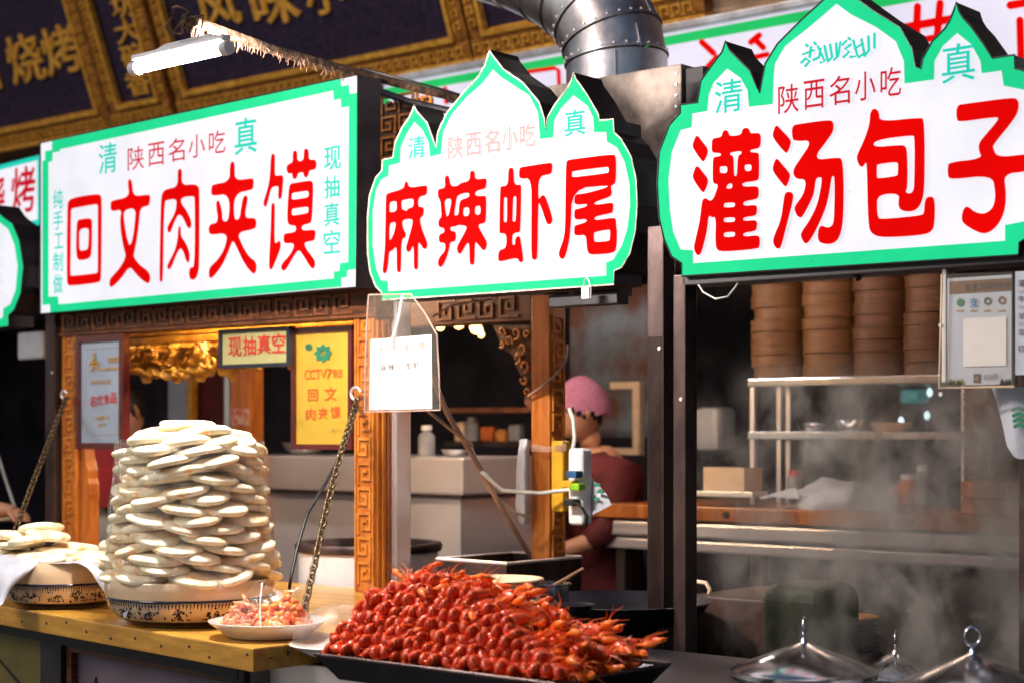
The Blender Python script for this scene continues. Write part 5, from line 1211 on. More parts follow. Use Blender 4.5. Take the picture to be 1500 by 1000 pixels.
# heads-out crayfish on the top and the right slope
cand = []
for i in range(1500):
    u = rnd.uniform(.10,.93); v = rnd.uniform(.10,.86)
    x = TX0+u*W_; y = TY0+v*(TY1-TY0); H = hgt(u)
    z = TZ+H*min(1, (v*(TY1-TY0)/.15) )*(1 if v < .6 else 1-.6*(v-.6)/.4)
    if v*(TY1-TY0) < .155 and u < .985-.062*((z-TZ)/.0205)-.0: continue
    if z-TZ < .0: continue
    p = Vector((x,y,z+rnd.uniform(-.004,.010)))
    if all((p-q).length > .032 for q in cand): cand.append(p)
cand = sorted(cand, key=lambda p: -p.z)[:135]
bands = [[], [], [], []]
for p in cand: bands[min(3, int((p.z-TZ)/.055))].append(p)
bn = ['lowest', 'lower', 'upper', 'topmost']
for bi, bd in enumerate(bands):
    bd.sort(key=pxof)
    for k, p in enumerate(bd):
        a = rnd.choice((rnd.gauss(-.6,.6), rnd.gauss(-1.0,.5), rnd.uniform(-3.1,3.1)))
        mt = Matrix.Rotation(a,3,'Z') @ Matrix.Rotation(rnd.uniform(-.45,.35),3,'Y') @ Matrix.Rotation(rnd.uniform(-.9,.9),3,'X')
        w_ = f'{ORD[k]} from left' if k < 30 else f'{ORD[len(bd)-1-k]} from right'
        addcray(p, mt, rnd.uniform(1.0,1.25), f'crayfish with claws showing, {w_} in the {bn[bi]} band of the heap', rnd.randrange(5))
# filler inside the heap: uncountable mass underneath
fm_ = bpy.data.meshes.new('crayfish_mass'); bmf = bmesh.new()
for i in range(200):
    u = rnd.uniform(.12,.88); v = rnd.uniform(.30,.78); H = hgt(u)*min(1, v*(TY1-TY0)/.17)*(1 if v < .6 else 1-.6*(v-.6)/.4)
    p = Vector((TX0+u*W_, TY0+v*(TY1-TY0), .975+rnd.random()*max(.005, TZ+H-.035-.975)))
    b0 = len(bmf.verts); bmf.from_mesh(CRAY[i % 5]); bmf.verts.ensure_lookup_table()
    mt = Matrix.Translation(p-Vector((-2.33,2.62,.93))) @ Matrix.Rotation(rnd.uniform(0,6.28),4,'Z') @ Matrix.Rotation(rnd.uniform(-.6,.6),4,'X')
    bmesh.ops.transform(bmf, matrix=mt, verts=bmf.verts[b0:])
bmf.to_mesh(fm_); bmf.free(); fm_.materials.append(M['crab']); fm_.materials.append(M['craborange'])
om = bpy.data.objects.new('crayfish_mass', fm_); COL.objects.link(om); om.location = (-2.33,2.62,.93)
tago(om, 'mass of boiled crayfish buried inside the heap on the tray', 'crayfish', None, 'stuff')

# pots behind the crayfish
def potobj(c, r, h, mat, label, rim=True, nm='cooking_pot', cat='pot', tap=1.0):
    t = thing(nm, c, label, cat)
    MB().lathe(c, [(r*.92*tap,0),(r*.99*tap,.01),(r,h-.004),(r+.006,h),(r+.004,h+.003),(r-.006,h-.002),(r*.95*tap,.012),(.001,.010)], 40).build('body', M[mat], t, smooth=True, auto=50)
    return t
sq = thing('steel_tin', P(715,838,3.75), 'square steel food tin behind the top of the crayfish heap', 'tin')
a = P(660,838,3.72); b = P(762,815,3.72)
m_ = MB(); zt_ = P(715,820,3.72).z; x0_, x1_ = a.x, b.x; y0_, y1_ = 3.66, 4.0; zz0 = a.z-.1
m_.box((x0_,y0_,zz0),(x1_,y0_+.004,zt_)); m_.box((x0_,y1_-.004,zz0),(x1_,y1_,zt_)); m_.box((x0_,y0_+.004,zz0),(x0_+.004,y1_-.004,zt_)); m_.box((x1_-.004,y0_+.004,zz0),(x1_,y1_-.004,zt_)); m_.box((x0_,y0_,zz0-.004),(x1_,y1_,zz0))
m_.build('walls', M['steeld'], sq)
MB().tube([(x0_,y0_,zt_),(x1_,y0_,zt_),(x1_,y1_,zt_),(x0_,y1_,zt_)], .005, 6, closed=True).build('rim', M['steel'], sq)
sp = Dp(800,892,4.3); po = potobj(sp-Vector((0,0,.02)), .058, .085, 'mirror', 'small shiny saucepan with a wooden stick behind the right of the heap', nm='saucepan')
MB().tube([sp+Vector((0,0,.05)), Dp(855,832,4.3)], .005, 8).build('stick', M['bamboo'], po)
sb_ = Dp(735,862,4.25); potobj(sb_-Vector((0,0,.03)), .10, .055, 'porcelain', 'cream bowl half hidden behind the crayfish heap', nm='cream_bowl', cat='bowl', tap=.7)
wk = Dp(900,905,4.35); wo = thing('wok', wk, 'large black wok with a side ladle beyond the crayfish tray', 'wok')
MB().lathe(wk-Vector((0,0,.06)), [(.05,0),(.14,.02),(.21,.06),(.245,.105),(.25,.107),(.245,.109),(.20,.07),(.13,.03),(.001,.012)], 44).build('pan', M['pan'], wo, smooth=True, auto=50)
ld = Dp(835,892,4.15); MB().lathe(ld-Vector((0,0,.02)), [(.02,0),(.045,.012),(.058,.032),(.060,.033),(.055,.031),(.02,.006),(.001,.004)], 24).build('ladle', M['pan'], wo, smooth=True)
MB().box((P(842,930,3.55).x,3.46,.3),(P(945,930,3.55).x-.02,4.1,.90)).build('stove', M['black'], wo, bevel=.005)

# ------------------------------------------------------------------ rear kitchen: long table, shelf with goods
YT = 4.95
zt4 = P(1240,748,YT).z
tb = thing('kitchen_table', (P(1200,760,YT).x,YT,0), 'long rear kitchen table with an orange wooden top and steel apron', 'table')
xL = P(872,740,YT).x; xR = P(1560,760,YT).x
MB().box((xL,YT-.02,zt4-.052),(xR,YT+.55,zt4)).build('table_top', M['wood'], tb, bevel=.006)
MB().box((xL,YT+.0,zt4-.115),(xR,YT+.52,zt4-.06)).build('apron', M['steel'], tb, bevel=.01)
MB().box((xL,YT+.02,zt4-.165),(xR,YT+.50,zt4-.122)).build('lower_apron', M['steel'], tb, bevel=.01)
for px in (890,1090,1330,1545):
    x_ = P(px,760,YT).x; MB().box((x_,YT+.05,0),(x_+.04,YT+.09,zt4-.166)).build('leg', M['steeld'], tb)
for px in (1063,1333):
    c = P(px,742,YT-.025); MB().tube([(c.x,YT-.028,zt4-.026),(c.x,YT-.018,zt4-.026)], .011, 12).build('bolt', M['black'], tb)
# crumpled white bag on the table
wb = P(1225,728,YT+.12); V = []; F = []; n = 30; m = 12
for j in range(m+1):
    ph = math.pi/2*j/m
    for i in range(n):
        a = 2*math.pi*i/n; q = Vector((math.cos(a)*math.cos(ph), math.sin(a)*math.cos(ph), math.sin(ph))); d = 1+.25*noise.noise(q*2.3)+.08*noise.noise(q*7)
        V.append(Vector((wb.x,wb.y,zt4+.001))+Vector((q.x*.185*d,q.y*.12*d,q.z*.095*d)))
for j in range(m):
    for i in range(n): F.append((j*n+i, j*n+(i+1)%n, (j+1)*n+(i+1)%n, (j+1)*n+i))
wbt = thing('dough_bag', (wb.x,wb.y,zt4), 'crumpled white bag with a pale green patch lying on the rear table', 'bag')
MB().add(V, F).build('bag_body', M['cloth'], wbt, smooth=True)
gp = MB(); gV = [v+(v-Vector((wb.x,wb.y,zt4))).normalized()*.002 for v in V]; idx = [f for f in F if (gV[f[0]].x-wb.x) > .10 and gV[f[0]].z > zt4+.03]
gp.add(gV, idx); gpo = gp.build('green_patch', pm('pale_green_print',(.20,.50,.40),.5), wbt, smooth=True); gpo['kind'] = 'stuff'
sheet('bag_tail','crumpled end of plastic left of the white bag on the rear table','plastic film',[[P(1115,726,YT+.02),P(1140,718,YT+.02),P(1165,712,YT+.02)],[P(1112,732,YT-.01),P(1140,728,YT-.01),P(1172,728,YT-.01)]],M['cloth'],amp=.012,seed=3)
simplebox('white_carton','pale carton at the left end of the rear table','carton',YT+.1,.12,1030,684,1090,722,'porcelain')
simplebox('flour_tray','flat pale tray in front of the carton on the rear table','tray',YT+.02,.1,1012,719,1102,727,'whitep')
for i,(dx) in enumerate((0,)):
    q0 = P(1440,735,YT+.05)
    t = thing('woven_basket', (q0.x,q0.y+.1,zt4), 'round orange woven basket at the right end of the rear table', 'basket')
    for j in range(2):
        MB().lathe((q0.x,q0.y+.1,zt4+.001+j*.052), [(.105,0),(.112,.004),(.112,.046),(.105,.049)], 30, capt=True).build('basket_tier', M['basket'], t, smooth=True, auto=40)

# rack of shelves with bamboo steamers
YRk = 5.15
rk = thing('steel_rack', (P(1100,700,YRk).x,YRk,zt4), 'two-tier bright steel rack standing on the rear table', 'rack')
xa, xb = P(1098,600,YRk).x, P(1420,600,YRk).x
zs1, zs2 = P(1240,557,YRk).z, P(1240,637,YRk).z
for z in (zs1, zs2): MB().box((xa-.01,YRk,z-.016),(xb,YRk+.26,z+.014)).build('shelf', M['mirror'], rk, bevel=.005)
for x_, y_ in ((xa,YRk),(xa,YRk+.24),(xb-.03,YRk),(P(1137,650,YRk+.24).x,YRk+.24)):
    MB().box((x_,y_+.002,zt4+.001),(x_+.018,y_+.02,zs1-.017)).build('upright', M['steel'], rk)
bas = bpy.data.meshes.new('b'); 
m_ = MB(); rB = .097
m_.lathe((0,0,0), [(rB*.93,0),(rB,.001),(rB,.010),(rB*.985,.0115),(rB*.985,.030),(rB,.0315),(rB,.040),(rB*.92,.041),(rB*.92,.02),(.001,.018)], 36)
ob = m_.build('steamer_basket', M['bamboo'], smooth=True, auto=40); bme = ob.data; bpy.data.objects.remove(ob)
bmd = bme.copy(); bmd.materials.clear(); bmd.materials.append(M['bamboodk'])
sn_ = ['leftmost','second','third','rightmost']
for c_, px in enumerate((1142,1216,1292,1368)):
    b = P(px, 600, YRk+.11)
    for j in range(16):
        o = bpy.data.objects.new('steamer_basket', bme if c_ < 2 else bmd); COL.objects.link(o)
        o.location = (b.x+random.uniform(-.006,.006), b.y+random.uniform(-.006,.006), zs1+.0145+j*.0415); o.rotation_euler = (random.uniform(-.012,.012),random.uniform(-.012,.012),random.uniform(0,6))
        nm_ = {'leftmost':'leftmost stack','second':'second stack from the left','third':'third stack from the left','rightmost':'rightmost tall stack'}[sn_[c_]]
        tago(o, f'bamboo steamer basket, {ORD[j]} up in the {nm_} on the rack', 'steamer', 'bamboo steamers stacked on the rack')
b = P(1428, 650, YT+.16)
for j in range(10):
    o = bpy.data.objects.new('steamer_basket', bmd); COL.objects.link(o); o.scale = (1.45,1.45,1.0)
    o.location = (b.x+.04, b.y+.14, zt4+.001+j*.0415); 
    tago(o, f'wide dark bamboo steamer basket, {ORD[j]} up in the stack behind the payment poster', 'steamer', 'wide bamboo steamers standing on the rear table')

# things on the far back of stall 3: white sacks, teal window reflections, papers
simplebox('white_sack','bright white sack on a far shelf left of the steel rack','sack',5.9,.15,1015,596,1052,660,'whitepl',.03)
simplebox('teal_reflection','small teal window reflection, built as a glowing box far behind the rack','case',6.2,.1,1318,570,1346,590,pm('teal_reflection_glow',(.02,.12,.14),.2,em=(.05,.4,.42),es=.22),.012)  # glowing box stands in for a teal window reflection
for i,(px,py) in enumerate(((1320,616),(1358,608),(1362,574))):
    c = P(px,py,6.1); o = MB().lathe(c,[(.001,-.018),(.008,-.012),(.012,0),(.008,.012),(.001,.018)],14,capb=False).build('small_light', pm('far_lit_bulb',(.8,.9,1),.3,em=(.7,.95,1),es=1.6), smooth=True, loc=c)
    tago(o, ['small bluish light low left behind the rack','small bluish light low right behind the rack','small bluish light high right behind the rack'][i], 'light', 'small far lights behind the rack')
simplebox('wall_notice','lilac paper notice under the rear table, left one','notice',5.6,.01,1058,795,1092,856,'bluewall')
simplebox('wall_notice','lilac paper notice under the rear table, right one','notice',5.6,.01,1100,795,1128,850,'bluewall')
# stall 2 back: mural, beige frame, shelves
tago(MB().box((P(835,500,5.9).x,5.9,P(900,640,5.9).z),(P(960,500,5.9).x,5.93,P(900,420,5.9).z)).build('wall_mural', M['mural'], loc=(P(835,500,5.9).x,5.9,P(900,640,5.9).z)), 'blurred blue and brown mural on the wall above the pink-capped worker', 'mural')
fr_ = thing('beige_frame', P(905,655,5.7), 'bright beige rectangular frame behind the pink-capped worker', 'frame')
a = P(893,655,5.7); b = P(936,558,5.7); w_ = .03
MB().box((a.x,5.7,b.z-w_),(b.x,5.74,b.z)).build('top_bar', M['beige'], fr_, bevel=.003); MB().box((b.x-w_*1.2,5.701,a.z),(b.x,5.739,b.z-w_-.001)).build('side_bar', M['beige'], fr_, bevel=.003); MB().box((a.x,5.7,a.z-w_),(b.x,5.74,a.z-.001)).build('bottom_bar', M['beige'], fr_, bevel=.003)
YSf = 5.2
sh = thing('goods_shelf', (P(700,660,YSf).x,YSf,P(700,668,YSf).z-.4), 'dim shelf unit with jars and packets seen left of the rear wooden post', 'shelf')
for py, mt in ((600,'beige'),(650,'steeld'),(732,'beige')):
    a = P(650 if py<700 else 704,py,YSf); b = P(785,py,YSf); z = P(720,py,YSf).z
    MB().box((a.x,YSf,z-.012),(b.x,YSf+.3,z+.01)).build('shelf_board', M['wooddk2' if mt=='beige' and py<700 else mt], sh, bevel=.003)  # lowest board pale beige: its lit edge is put into the colour
zsh = P(720,650,YSf).z+.011
for i,(px,w_,h_,mt,lb) in enumerate(((692,.03,.10,'greyp','grey jar with white lid on the dim shelf'),(712,.07,.06,'orangefood','orange-red packet on the dim shelf'),(735,.03,.05,'basket','small amber jar on the dim shelf'),(752,.06,.07,'greyp','pale grey packet near the rear post'),(676,.03,.08,'porcelain','cream jar at the left of the dim shelf'))):
    c = P(px,648,YSf+.08)
    if i in (0,2,4): o = MB().lathe((c.x,c.y,zsh),[(w_*.9,0),(w_,.006),(w_,h_*.8),(w_*.7,h_*.88),(w_*.7,h_)],16,capt=True).build('jar', M[mt], smooth=True, auto=40, loc=(c.x,c.y,zsh)); tago(o, lb, 'jar', 'goods on the dim shelf')
    else:
        o = MB().box((c.x-w_/2,c.y,zsh),(c.x+w_/2,c.y+.04,zsh+h_)).build('packet', M[mt], bevel=.01, loc=(c.x,c.y,zsh)); tago(o, lb, 'packet', 'goods on the dim shelf')
# stainless worktop right of person
def steelbowl(px, py, Y, r, label, mat='mirror', cat='bowl', nm='steel_bowl', h=.5, grp='steel bowls in the kitchens'):
    c = P(px, py, Y); c.y += r
    o = MB().lathe(c, [(r*.5,0),(r*.75,r*.12*h*2),(r*.95,r*.4*h*2),(r,r*.5*h*2),(r*.97,r*.5*h*2),(r*.7,r*.15*h*2),(.001,r*.06)], 28).build(nm, M[mat], smooth=True, auto=60, loc=c); return tago(o, label, cat, grp)
def jar(px, py, Y, r, h, bm, cm, label):
    b = P(px, py, Y); t = thing('jar', b, label, 'jar', 'jars in the dumpling kitchen')
    MB().lathe(b, [(r*.9,0),(r,.006),(r,h*.75),(r*.75,h*.84)], 18).build('jar_body', M[bm], t, smooth=True, auto=50)
    MB().lathe(b+Vector((0,0,h*.84)), [(r*.8,0),(r*.8,h*.15),(r*.75,h*.16)], 16, capt=True).build('cap', M[cm], t, smooth=True, auto=40)
steelbowl(652,668,4.5,.05,'small steel bowl beside the white capped bottle on the steel cabinet')
steelbowl(420,664,4.5,.09,'wide steel bowl on the steel cabinet under the golden plaque')
steelbowl(1180,634,5.2,.07,'steel bowl at the left of the lower rack shelf'); steelbowl(1235,634,5.2,.06,'steel bowl in the middle of the lower rack shelf', h=.8)
steelbowl(1290,634,5.2,.075,'cream bowl at the right of the lower rack shelf','porcelain')
for i,(px,r,h,bm,cm,lb) in enumerate(((1165,.028,.12,'greyp','redink','grey jar with a red lid on the rear table under the rack'),(1330,.03,.10,'orangefood','whitepl','orange jar on the rear table right of the white bag'),(1352,.025,.13,'greyp','whitepl','tall grey jar on the rear table right of the white bag'),(1312,.022,.08,'basket','blue','short amber jar with blue lid on the rear table'))):
    jar(px,738,5.2,r,h,bm,cm,lb)
# pans, crates and a bucket under the rear table
simplebox('crate','dark plastic crate on the floor under the rear table',"crate",5.2,.3,1150,860,1230,990,'certframe',.01)
for i,(px,r) in enumerate(((1290,.12),(1400,.10))):
    c = Dp(px,965,5.7); steelbowl(px,960,4.95,r,['large steel basin under the rear table behind the steam','second steel basin further right under the rear table'][i],'steeld','basin','steel_basin',1.2,'steel basins under the rear table')
# lit bulbs under the ceiling of stall 2
for i,(px,py,s_) in enumerate(((645,478,.016),(672,474,.020),(697,480,.022),(705,490,.012))):
    c = P(px,py,4.25); o = MB().lathe(c,[(.001,-s_),(s_*.7,-s_*.7),(s_,0),(s_*.7,s_*.7),(s_*.4,s_*1.2),(s_*.4,s_*2)],14,capt=True,capb=False).build('warm_bulb', M['bulb'], smooth=True, loc=c)
    tago(o, ['dim orange bulb hanging at the left behind the middle sign','second warm bulb from the left behind the middle sign','largest warm bulb hanging behind the middle sign','smallest warm bulb hanging low behind the middle sign'][i], 'bulb', 'warm bulbs in the crayfish kitchen')

# ------------------------------------------------------------------ right foreground: steamers with conical lids, bin, pot, plates
def lidpot(px, py_rim, dep, r, hc_, label, knob):
    c = Dp(px, py_rim, dep); t = thing('steamer_pot', c-Vector((0,0,.25)), label, 'pot', 'steel pots with conical lids in the dumpling stall')
    MB().lathe(c, [(r*.95,-.25),(r*.98,-.245),(r*.98,-.012),(r*1.0,-.010)], 56).build('body', M['steel'], t, smooth=True, auto=50)
    MB().lathe(c, [(r*1.0,-.009),(r*1.035,-.006),(r*1.035,.004),(r*.99,.008),(r*.96,.012),(.012,hc_),(.001,hc_+.001)], 64, capb=False).build('lid', M['mirror'], t, smooth=True, auto=25)
    k_ = c+Vector((0,0,hc_)); ax = RT if knob == 0 else (RT*.3+FW*.95)
    MB().lathe(k_, [(.010,0),(.007,.006),(.004,.014)], 12, capb=False, capt=True).build('knob_base', M['mirror'], t, smooth=True)
    lp_ = [k_+Vector((0,0,.034))+ax*(.0155*math.cos(a))+Vector((0,0,.018*math.sin(a))) for a in [2*math.pi*i/18 for i in range(18)]]
    MB().tube(lp_, .0035, 6, closed=True).build('ring_knob', M['mirror'], t, smooth=True)
lidpot(1178,984,3.62,.150,.063,'steel pot with a wide conical lid and edge-on ring handle, left of the three', 1)
lidpot(1312,992,4.05,.095,.058,'smaller conical lid set back between the two large ones', 1)
lidpot(1425,1012,3.35,.155,.074,'steel pot with conical lid and round ring handle at the right', 0)
bn_ = Dp(1160,930,4.25); bt = thing('green_bin', (bn_.x,bn_.y,.6), 'olive green plastic tub behind the left conical lid', 'tub')
a = P(1108,930,bn_.y).x; b = P(1203,930,bn_.y).x
o = MB().box((a,bn_.y,.6),(b,bn_.y+.22,P(1160,856,bn_.y).z)).build('tub_body', M['bin'], bt, bevel=.06, seg=6)
for j in range(9):
    c = Dp(1236, 958-j*6.2, 4.45); o = MB().lathe(c,[(.05,0),(.06,.002),(.088,.010),(.092,.012),(.088,.0125),(.05,.005),(.001,.004)],32).build('plate', M['greyp' if j<8 else 'basket'], smooth=True, auto=60, loc=c)
    tago(o, f'grey plate, {ORD[j]} up in the stack right of the green tub' if j<8 else 'brown dish on top of the stack of plates', 'plate', 'stacked plates right of the green tub')
pt = thing('iron_stove', P(1080,1000,3.75), 'dark brown stove box with a pale curved handle behind the twin steel posts', 'stove')
MB().box((P(1008,940,3.75).x,3.75,.3),(P(1125,940,3.75).x,4.1,P(1060,874,3.75).z)).build('box', pm('scorched_dark_brown',(.045,.018,.012),.5,var=.5,scale=5), pt, bevel=.006)
MB().tube([P(1008,856,3.8),P(1020,851,3.8),P(1034,853,3.8),P(1040,862,3.8),P(1037,876,3.8)], .006, 8).build('handle', M['beige'], pt, smooth=True)
wt = thing('dumpling_counter', (-1.4,3.2,0), 'steel counter under the conical lidded pots', 'counter')
MB().box((P(1016,950,3.5).x,2.75,.70),(1.2,4.4,.735)).build('top', M['black'], wt, bevel=.004)

# payment poster in plastic (the code itself is left out)
YZ = YF+.0
pp = thing('payment_poster', P(1438,565,YZ), 'pale blue payment poster with a brown header in a clear sleeve, below the largest sign', 'poster')
def rect(nm, px0,py0,px1,py1,Y,mat,parent):
    cy = (py0+py1)/2; cx = (px0+px1)/2; a = P(px0,cy,Y).x; b = P(px1,cy,Y).x; z0 = P(cx,py1,Y).z; z1 = P(cx,py0,Y).z
    return plate(nm, [[(a,z0),(b,z0),(b,z1),(a,z1)]], Y, mat, parent)
YZ = YF-.01
MB().box((P(1388,480,YZ+.003).x,YZ+.002,P(1436,563,YZ).z),(P(1482,480,YZ+.003).x,YZ+.005,P(1436,405,YZ).z)).build('card', M['skyprint'], pp)
rect('header_strip',1391,410,1481,428,YZ,M['brown'],pp)
glyphs('lettering', line('在此扫码付款',1416,420,1474,417,9,11), onplane(YZ-.002), M['ink'], pp, .01)
for (cx,cy,mt,ch) in ((1406,443,'greenink','✓'),(1426,443,'blueink','支'),(1446,441,'ink','云'),(1467,440,'brown','京')):
    if ch == '支': glyphs('icon', [(ch,cx,cy,11,13)], onplane(YZ-.002), M[mt], pp, .03)
    else:
        c = P(cx,cy,YZ-.002); n = 14; q = [(c.x+.0085*math.cos(6.283*i/n), c.z+.0085*math.sin(6.283*i/n)) for i in range(n)]; q2 = [(c.x+.0045*math.cos(6.283*i/n), c.z+.0045*math.sin(6.283*i/n)) for i in range(n)]
        plate('icon', [q] if mt == 'greenink' else [q,q2], YZ, M[mt], pp)
    rect('icon_caption',cx-5,454,cx+5,456,YZ,M['goldink'],pp)
rect('code_field',1411,465,1474,536,YZ-.0005,M['paper'],pp)
rect('brand_mark',1426,547,1436,560,YZ,M['ink'],pp)
glyphs('lettering', line('收钱吧',1443,552,1458,551,7,8), onplane(YZ-.002), M['ink'], pp)
glyphs('lettering', [('收',1431,553.5,6,8)], onplane(YZ-.0025), M['goldink'], pp)
m_ = MB(); rnd = random.Random(4)
for i in range(60):
    px = rnd.choice((rnd.uniform(1389,1412), rnd.uniform(1466,1481))); c = P(px,562,YZ-.0); m_.add([(c.x-.003,YZ-.001,c.z-.002),(c.x+.003,YZ-.001,c.z-.002),(c.x+rnd.uniform(-.003,.003),YZ-.001,c.z+.004+rnd.random()*.010)], [(0,1,2)])
m_.build('grass_print', M['grassprint'], pp)
YW = YZ-.008
sv2 = plate('clear_sleeve', [toplane([(1380,402),(1484,398),(1486,566),(1376,568)], YW)], YW, M['sleeve'], pp)
MB().tube([P(a,b,YW) for a,b in ((1380,402),(1376,568),(1486,566))], .0025, 5).build('sleeve_edge', M['beige'], pp)
mn = thing('menu_card', P(1520,550,YZ), 'pale menu card beside the payment poster at the right edge', 'menu')
MB().box((P(1487,480,YZ).x,YZ,P(1520,548,YZ).z),(P(1590,480,YZ).x,YZ+.004,P(1520,396,YZ).z)).build('card', M['skyprint'], mn)
glyphs('lettering', [('灌',1496,415,11,10),('牛',1496,438,10,10),('羊',1496,463,10,10),('北',1496,486,10,10),('打',1496,510,10,10)], onplane(YZ-.003), M['ink'], mn, .01)
glyphs('lettering', line('Soup',1493,427,1506,427,4,5)+line('Soup',1493,450,1506,450,4,5)+line('Soup',1493,474,1506,474,4,5), onplane(YZ-.003), M['inkf'], mn)
hb_ = thing('hanging_carrier_bag', P(1485,700,YZ), 'white carrier bag with dark green print hanging at the right edge below the menu', 'bag')
YZ2 = YF+.05
sheet('bag_body','','',[[P(1454,566,YZ2),P(1480,566,YZ2-.01),P(1520,566,YZ2)],[P(1464,610,YZ2),P(1485,612,YZ2-.015),P(1520,612,YZ2)],[P(1476,655,YZ2),P(1490,670,YZ2-.01),P(1520,670,YZ2)]],M['cloth'],parent=hb_,amp=.004)
m_ = MB()
for i in range(4): ribbon(m_, [(1484+i,600+i*8),(1492,597+i*8),(1500,600+i*8)], 6, YZ2-.03-.0003*i)
m_.build('green_print', M['greenink'], hb_)
steelpost(1492,1512,YF+.16,0,2.0,.05,'dark steel post at the right edge behind the hanging carrier bag')

# ------------------------------------------------------------------ left stall interior
simplebox('lantern_bag','white translucent bag hanging in the dark stall at the far left','bag',3.9,.03,25,486,62,526,'cloth',.012)
lw_ = thing('griddle', P(30,745,4.2), 'dark round griddle with food at the far left stall', 'griddle')
gc = P(20,760,4.2); MB().lathe(gc-Vector((0,0,.06)), [(.18,0),(.22,.04),(.225,.06),(.20,.058),(.001,.05)], 36).build('plate', M['pan'], lw_, smooth=True, auto=40)
heap(gc+Vector((-.05,-.05,.0)), .08,.06,.035,M['bread'],'food',lw_,4)
MB().tube([P(22,742,4.1),P(8,700,4.1),P(-2,668,4.1)], .006, 6).build('tongs', M['wcord'], lw_)

# ------------------------------------------------------------------ people
def skinmesh(name, verts, edges, mat, parent, sub=2, root=0):
    me = bpy.data.meshes.new(name); off = WORLD[parent.name]
    me.from_pydata([Vector(v[:3])-off for v in verts], edges, [])
    o = bpy.data.objects.new(name, me); COL.objects.link(o)
    md = o.modifiers.new('s', 'SKIN'); md.use_smooth_shade = True
    for i, v in enumerate(me.skin_vertices[0].data):
        v.radius = (verts[i][3], verts[i][4] if len(verts[i]) > 4 else verts[i][3]); v.use_root = (i == root)
    s = o.modifiers.new('d', 'SUBSURF'); s.levels = sub; s.render_levels = sub
    dg = bpy.context.evaluated_depsgraph_get(); m2 = bpy.data.meshes.new_from_object(o.evaluated_get(dg))
    o.modifiers.clear(); o.data = m2; m2.materials.clear(); m2.materials.append(mat)
    for p in m2.polygons: p.use_smooth = True
    o.parent = parent; WORLD[o.name] = off; return o
def person(label, base, face, H, skin, top, hairm, cap=None, lean=.12, armup=0):
    """base: point on the floor, face: facing direction, H: height. one continuous body, clothes over it"""
    f = Vector(face).normalized(); s = Vector((f.y,-f.x,0)); b = Vector(base); t = thing('person', b, label, 'person')
    k = H/1.7
    def q(fx, sx, z, r, r2=None): 
        p = b+f*(fx*k)+s*(sx*k)+Vector((0,0,z*k)); return (p.x,p.y,p.z,r*k,(r2 or r)*k)
    L = lean
    V = [q(0,0,.92,.125,.15), q(L*.3,0,1.08,.115,.14), q(L*.7,0,1.25,.125,.16), q(L,0,1.38,.09,.12), q(L+.02,0,1.46,.052), q(L+.05,0,1.54,.055,.06)]
    Ed = [(0,1),(1,2),(2,3),(3,4),(4,5)]
    for sd in (-1,1):
        i = len(V); V += [q(L,sd*.17,1.37,.06), q(L+.06,sd*.22,1.13,.042), q(L+.26,sd*.14,1.05+armup,.034), q(L+.33,sd*.12,1.05+armup,.026)]
        Ed += [(3,i),(i,i+1),(i+1,i+2),(i+2,i+3)]
        for fi in range(5):
            j = len(V); V += [q(L+.37,sd*(.12+.03*(fi-2)*.5),1.045+armup,.009), q(L+.41-.008*abs(fi-2),sd*(.12+.034*(fi-2)*.5),1.03+armup,.008), q(L+.425-.01*abs(fi-2),sd*(.12+.03*(fi-2)*.5),1.01+armup,.007)]
            Ed += [(i+3,j),(j,j+1),(j+1,j+2)]
        i = len(V); V += [q(0,sd*.09,.86,.085), q(.02,sd*.1,.48,.055), q(0,sd*.1,.09,.038), q(.13,sd*.1,.03,.03)]
        Ed += [(0,i),(i,i+1),(i+1,i+2),(i+2,i+3)]
    skinmesh('body', V, Ed, skin, t, 1)
    # tunic: same skeleton, slightly fatter, torso and upper arms only
    Tn = [q(0,0,.78,.18,.21), q(0,0,.92,.165,.195), q(L*.3,0,1.08,.15,.18), q(L*.7,0,1.25,.155,.195), q(L,0,1.385,.115,.155), q(L+.015,0,1.45,.062,.075)]
    Te = [(0,1),(1,2),(2,3),(3,4),(4,5)]
    for sd in (-1,1):
        i = len(Tn); Tn += [q(L,sd*.18,1.36,.098), q(L+.055,sd*.22,1.14,.072), q(L+.16,sd*.18,1.09+armup*.5,.058)]; Te += [(4,i),(i,i+1),(i+1,i+2)]
    skinmesh('tunic', Tn, Te, top, t, 1)
    # head
    hc_ = b+f*((L+.085)*k)+Vector((0,0,1.60*k)); n = 28; m = 20; V = []; F = []
    fd = (f*math.cos(.35)-Vector((0,0,1))*math.sin(.35)).normalized(); ud = s.cross(fd).normalized()
    if ud.z < 0: ud = -ud
    def headpt(a, ph):
        x, y, z = math.cos(a)*math.cos(ph), math.sin(a)*math.cos(ph), math.sin(ph)
        r = Vector((x*.095, y*.075, z*.118))
        if x > 0:
            r.x += .012*math.exp(-((z+.62)/.18)**2)*max(0,x)                                      # chin
            r.x += .024*math.exp(-((z+.12)/.16)**2)*math.exp(-(y/.17)**2)                         # nose
            r.x -= .010*math.exp(-((z-.08)/.10)**2)*math.exp(-((abs(y)-.36)/.16)**2)              # eye sockets
            r.x += .006*math.exp(-((z+.42)/.06)**2)*math.exp(-(y/.3)**2)                          # lips
            r.x -= .005*math.exp(-((z+.50)/.04)**2)*math.exp(-(y/.3)**2)
        if z < -.3: r.y *= 1-.35*(-z-.3)
        return hc_+(fd*r.x+s*r.y+ud*r.z)*k
    for j in range(m+1):
        ph = -math.pi/2+math.pi*j/m
        for i in range(n): V.append(headpt(2*math.pi*i/n, ph))
    for j in range(m):
        for i in range(n): F.append((j*n+i, j*n+(i+1)%n, (j+1)*n+(i+1)%n, (j+1)*n+i))
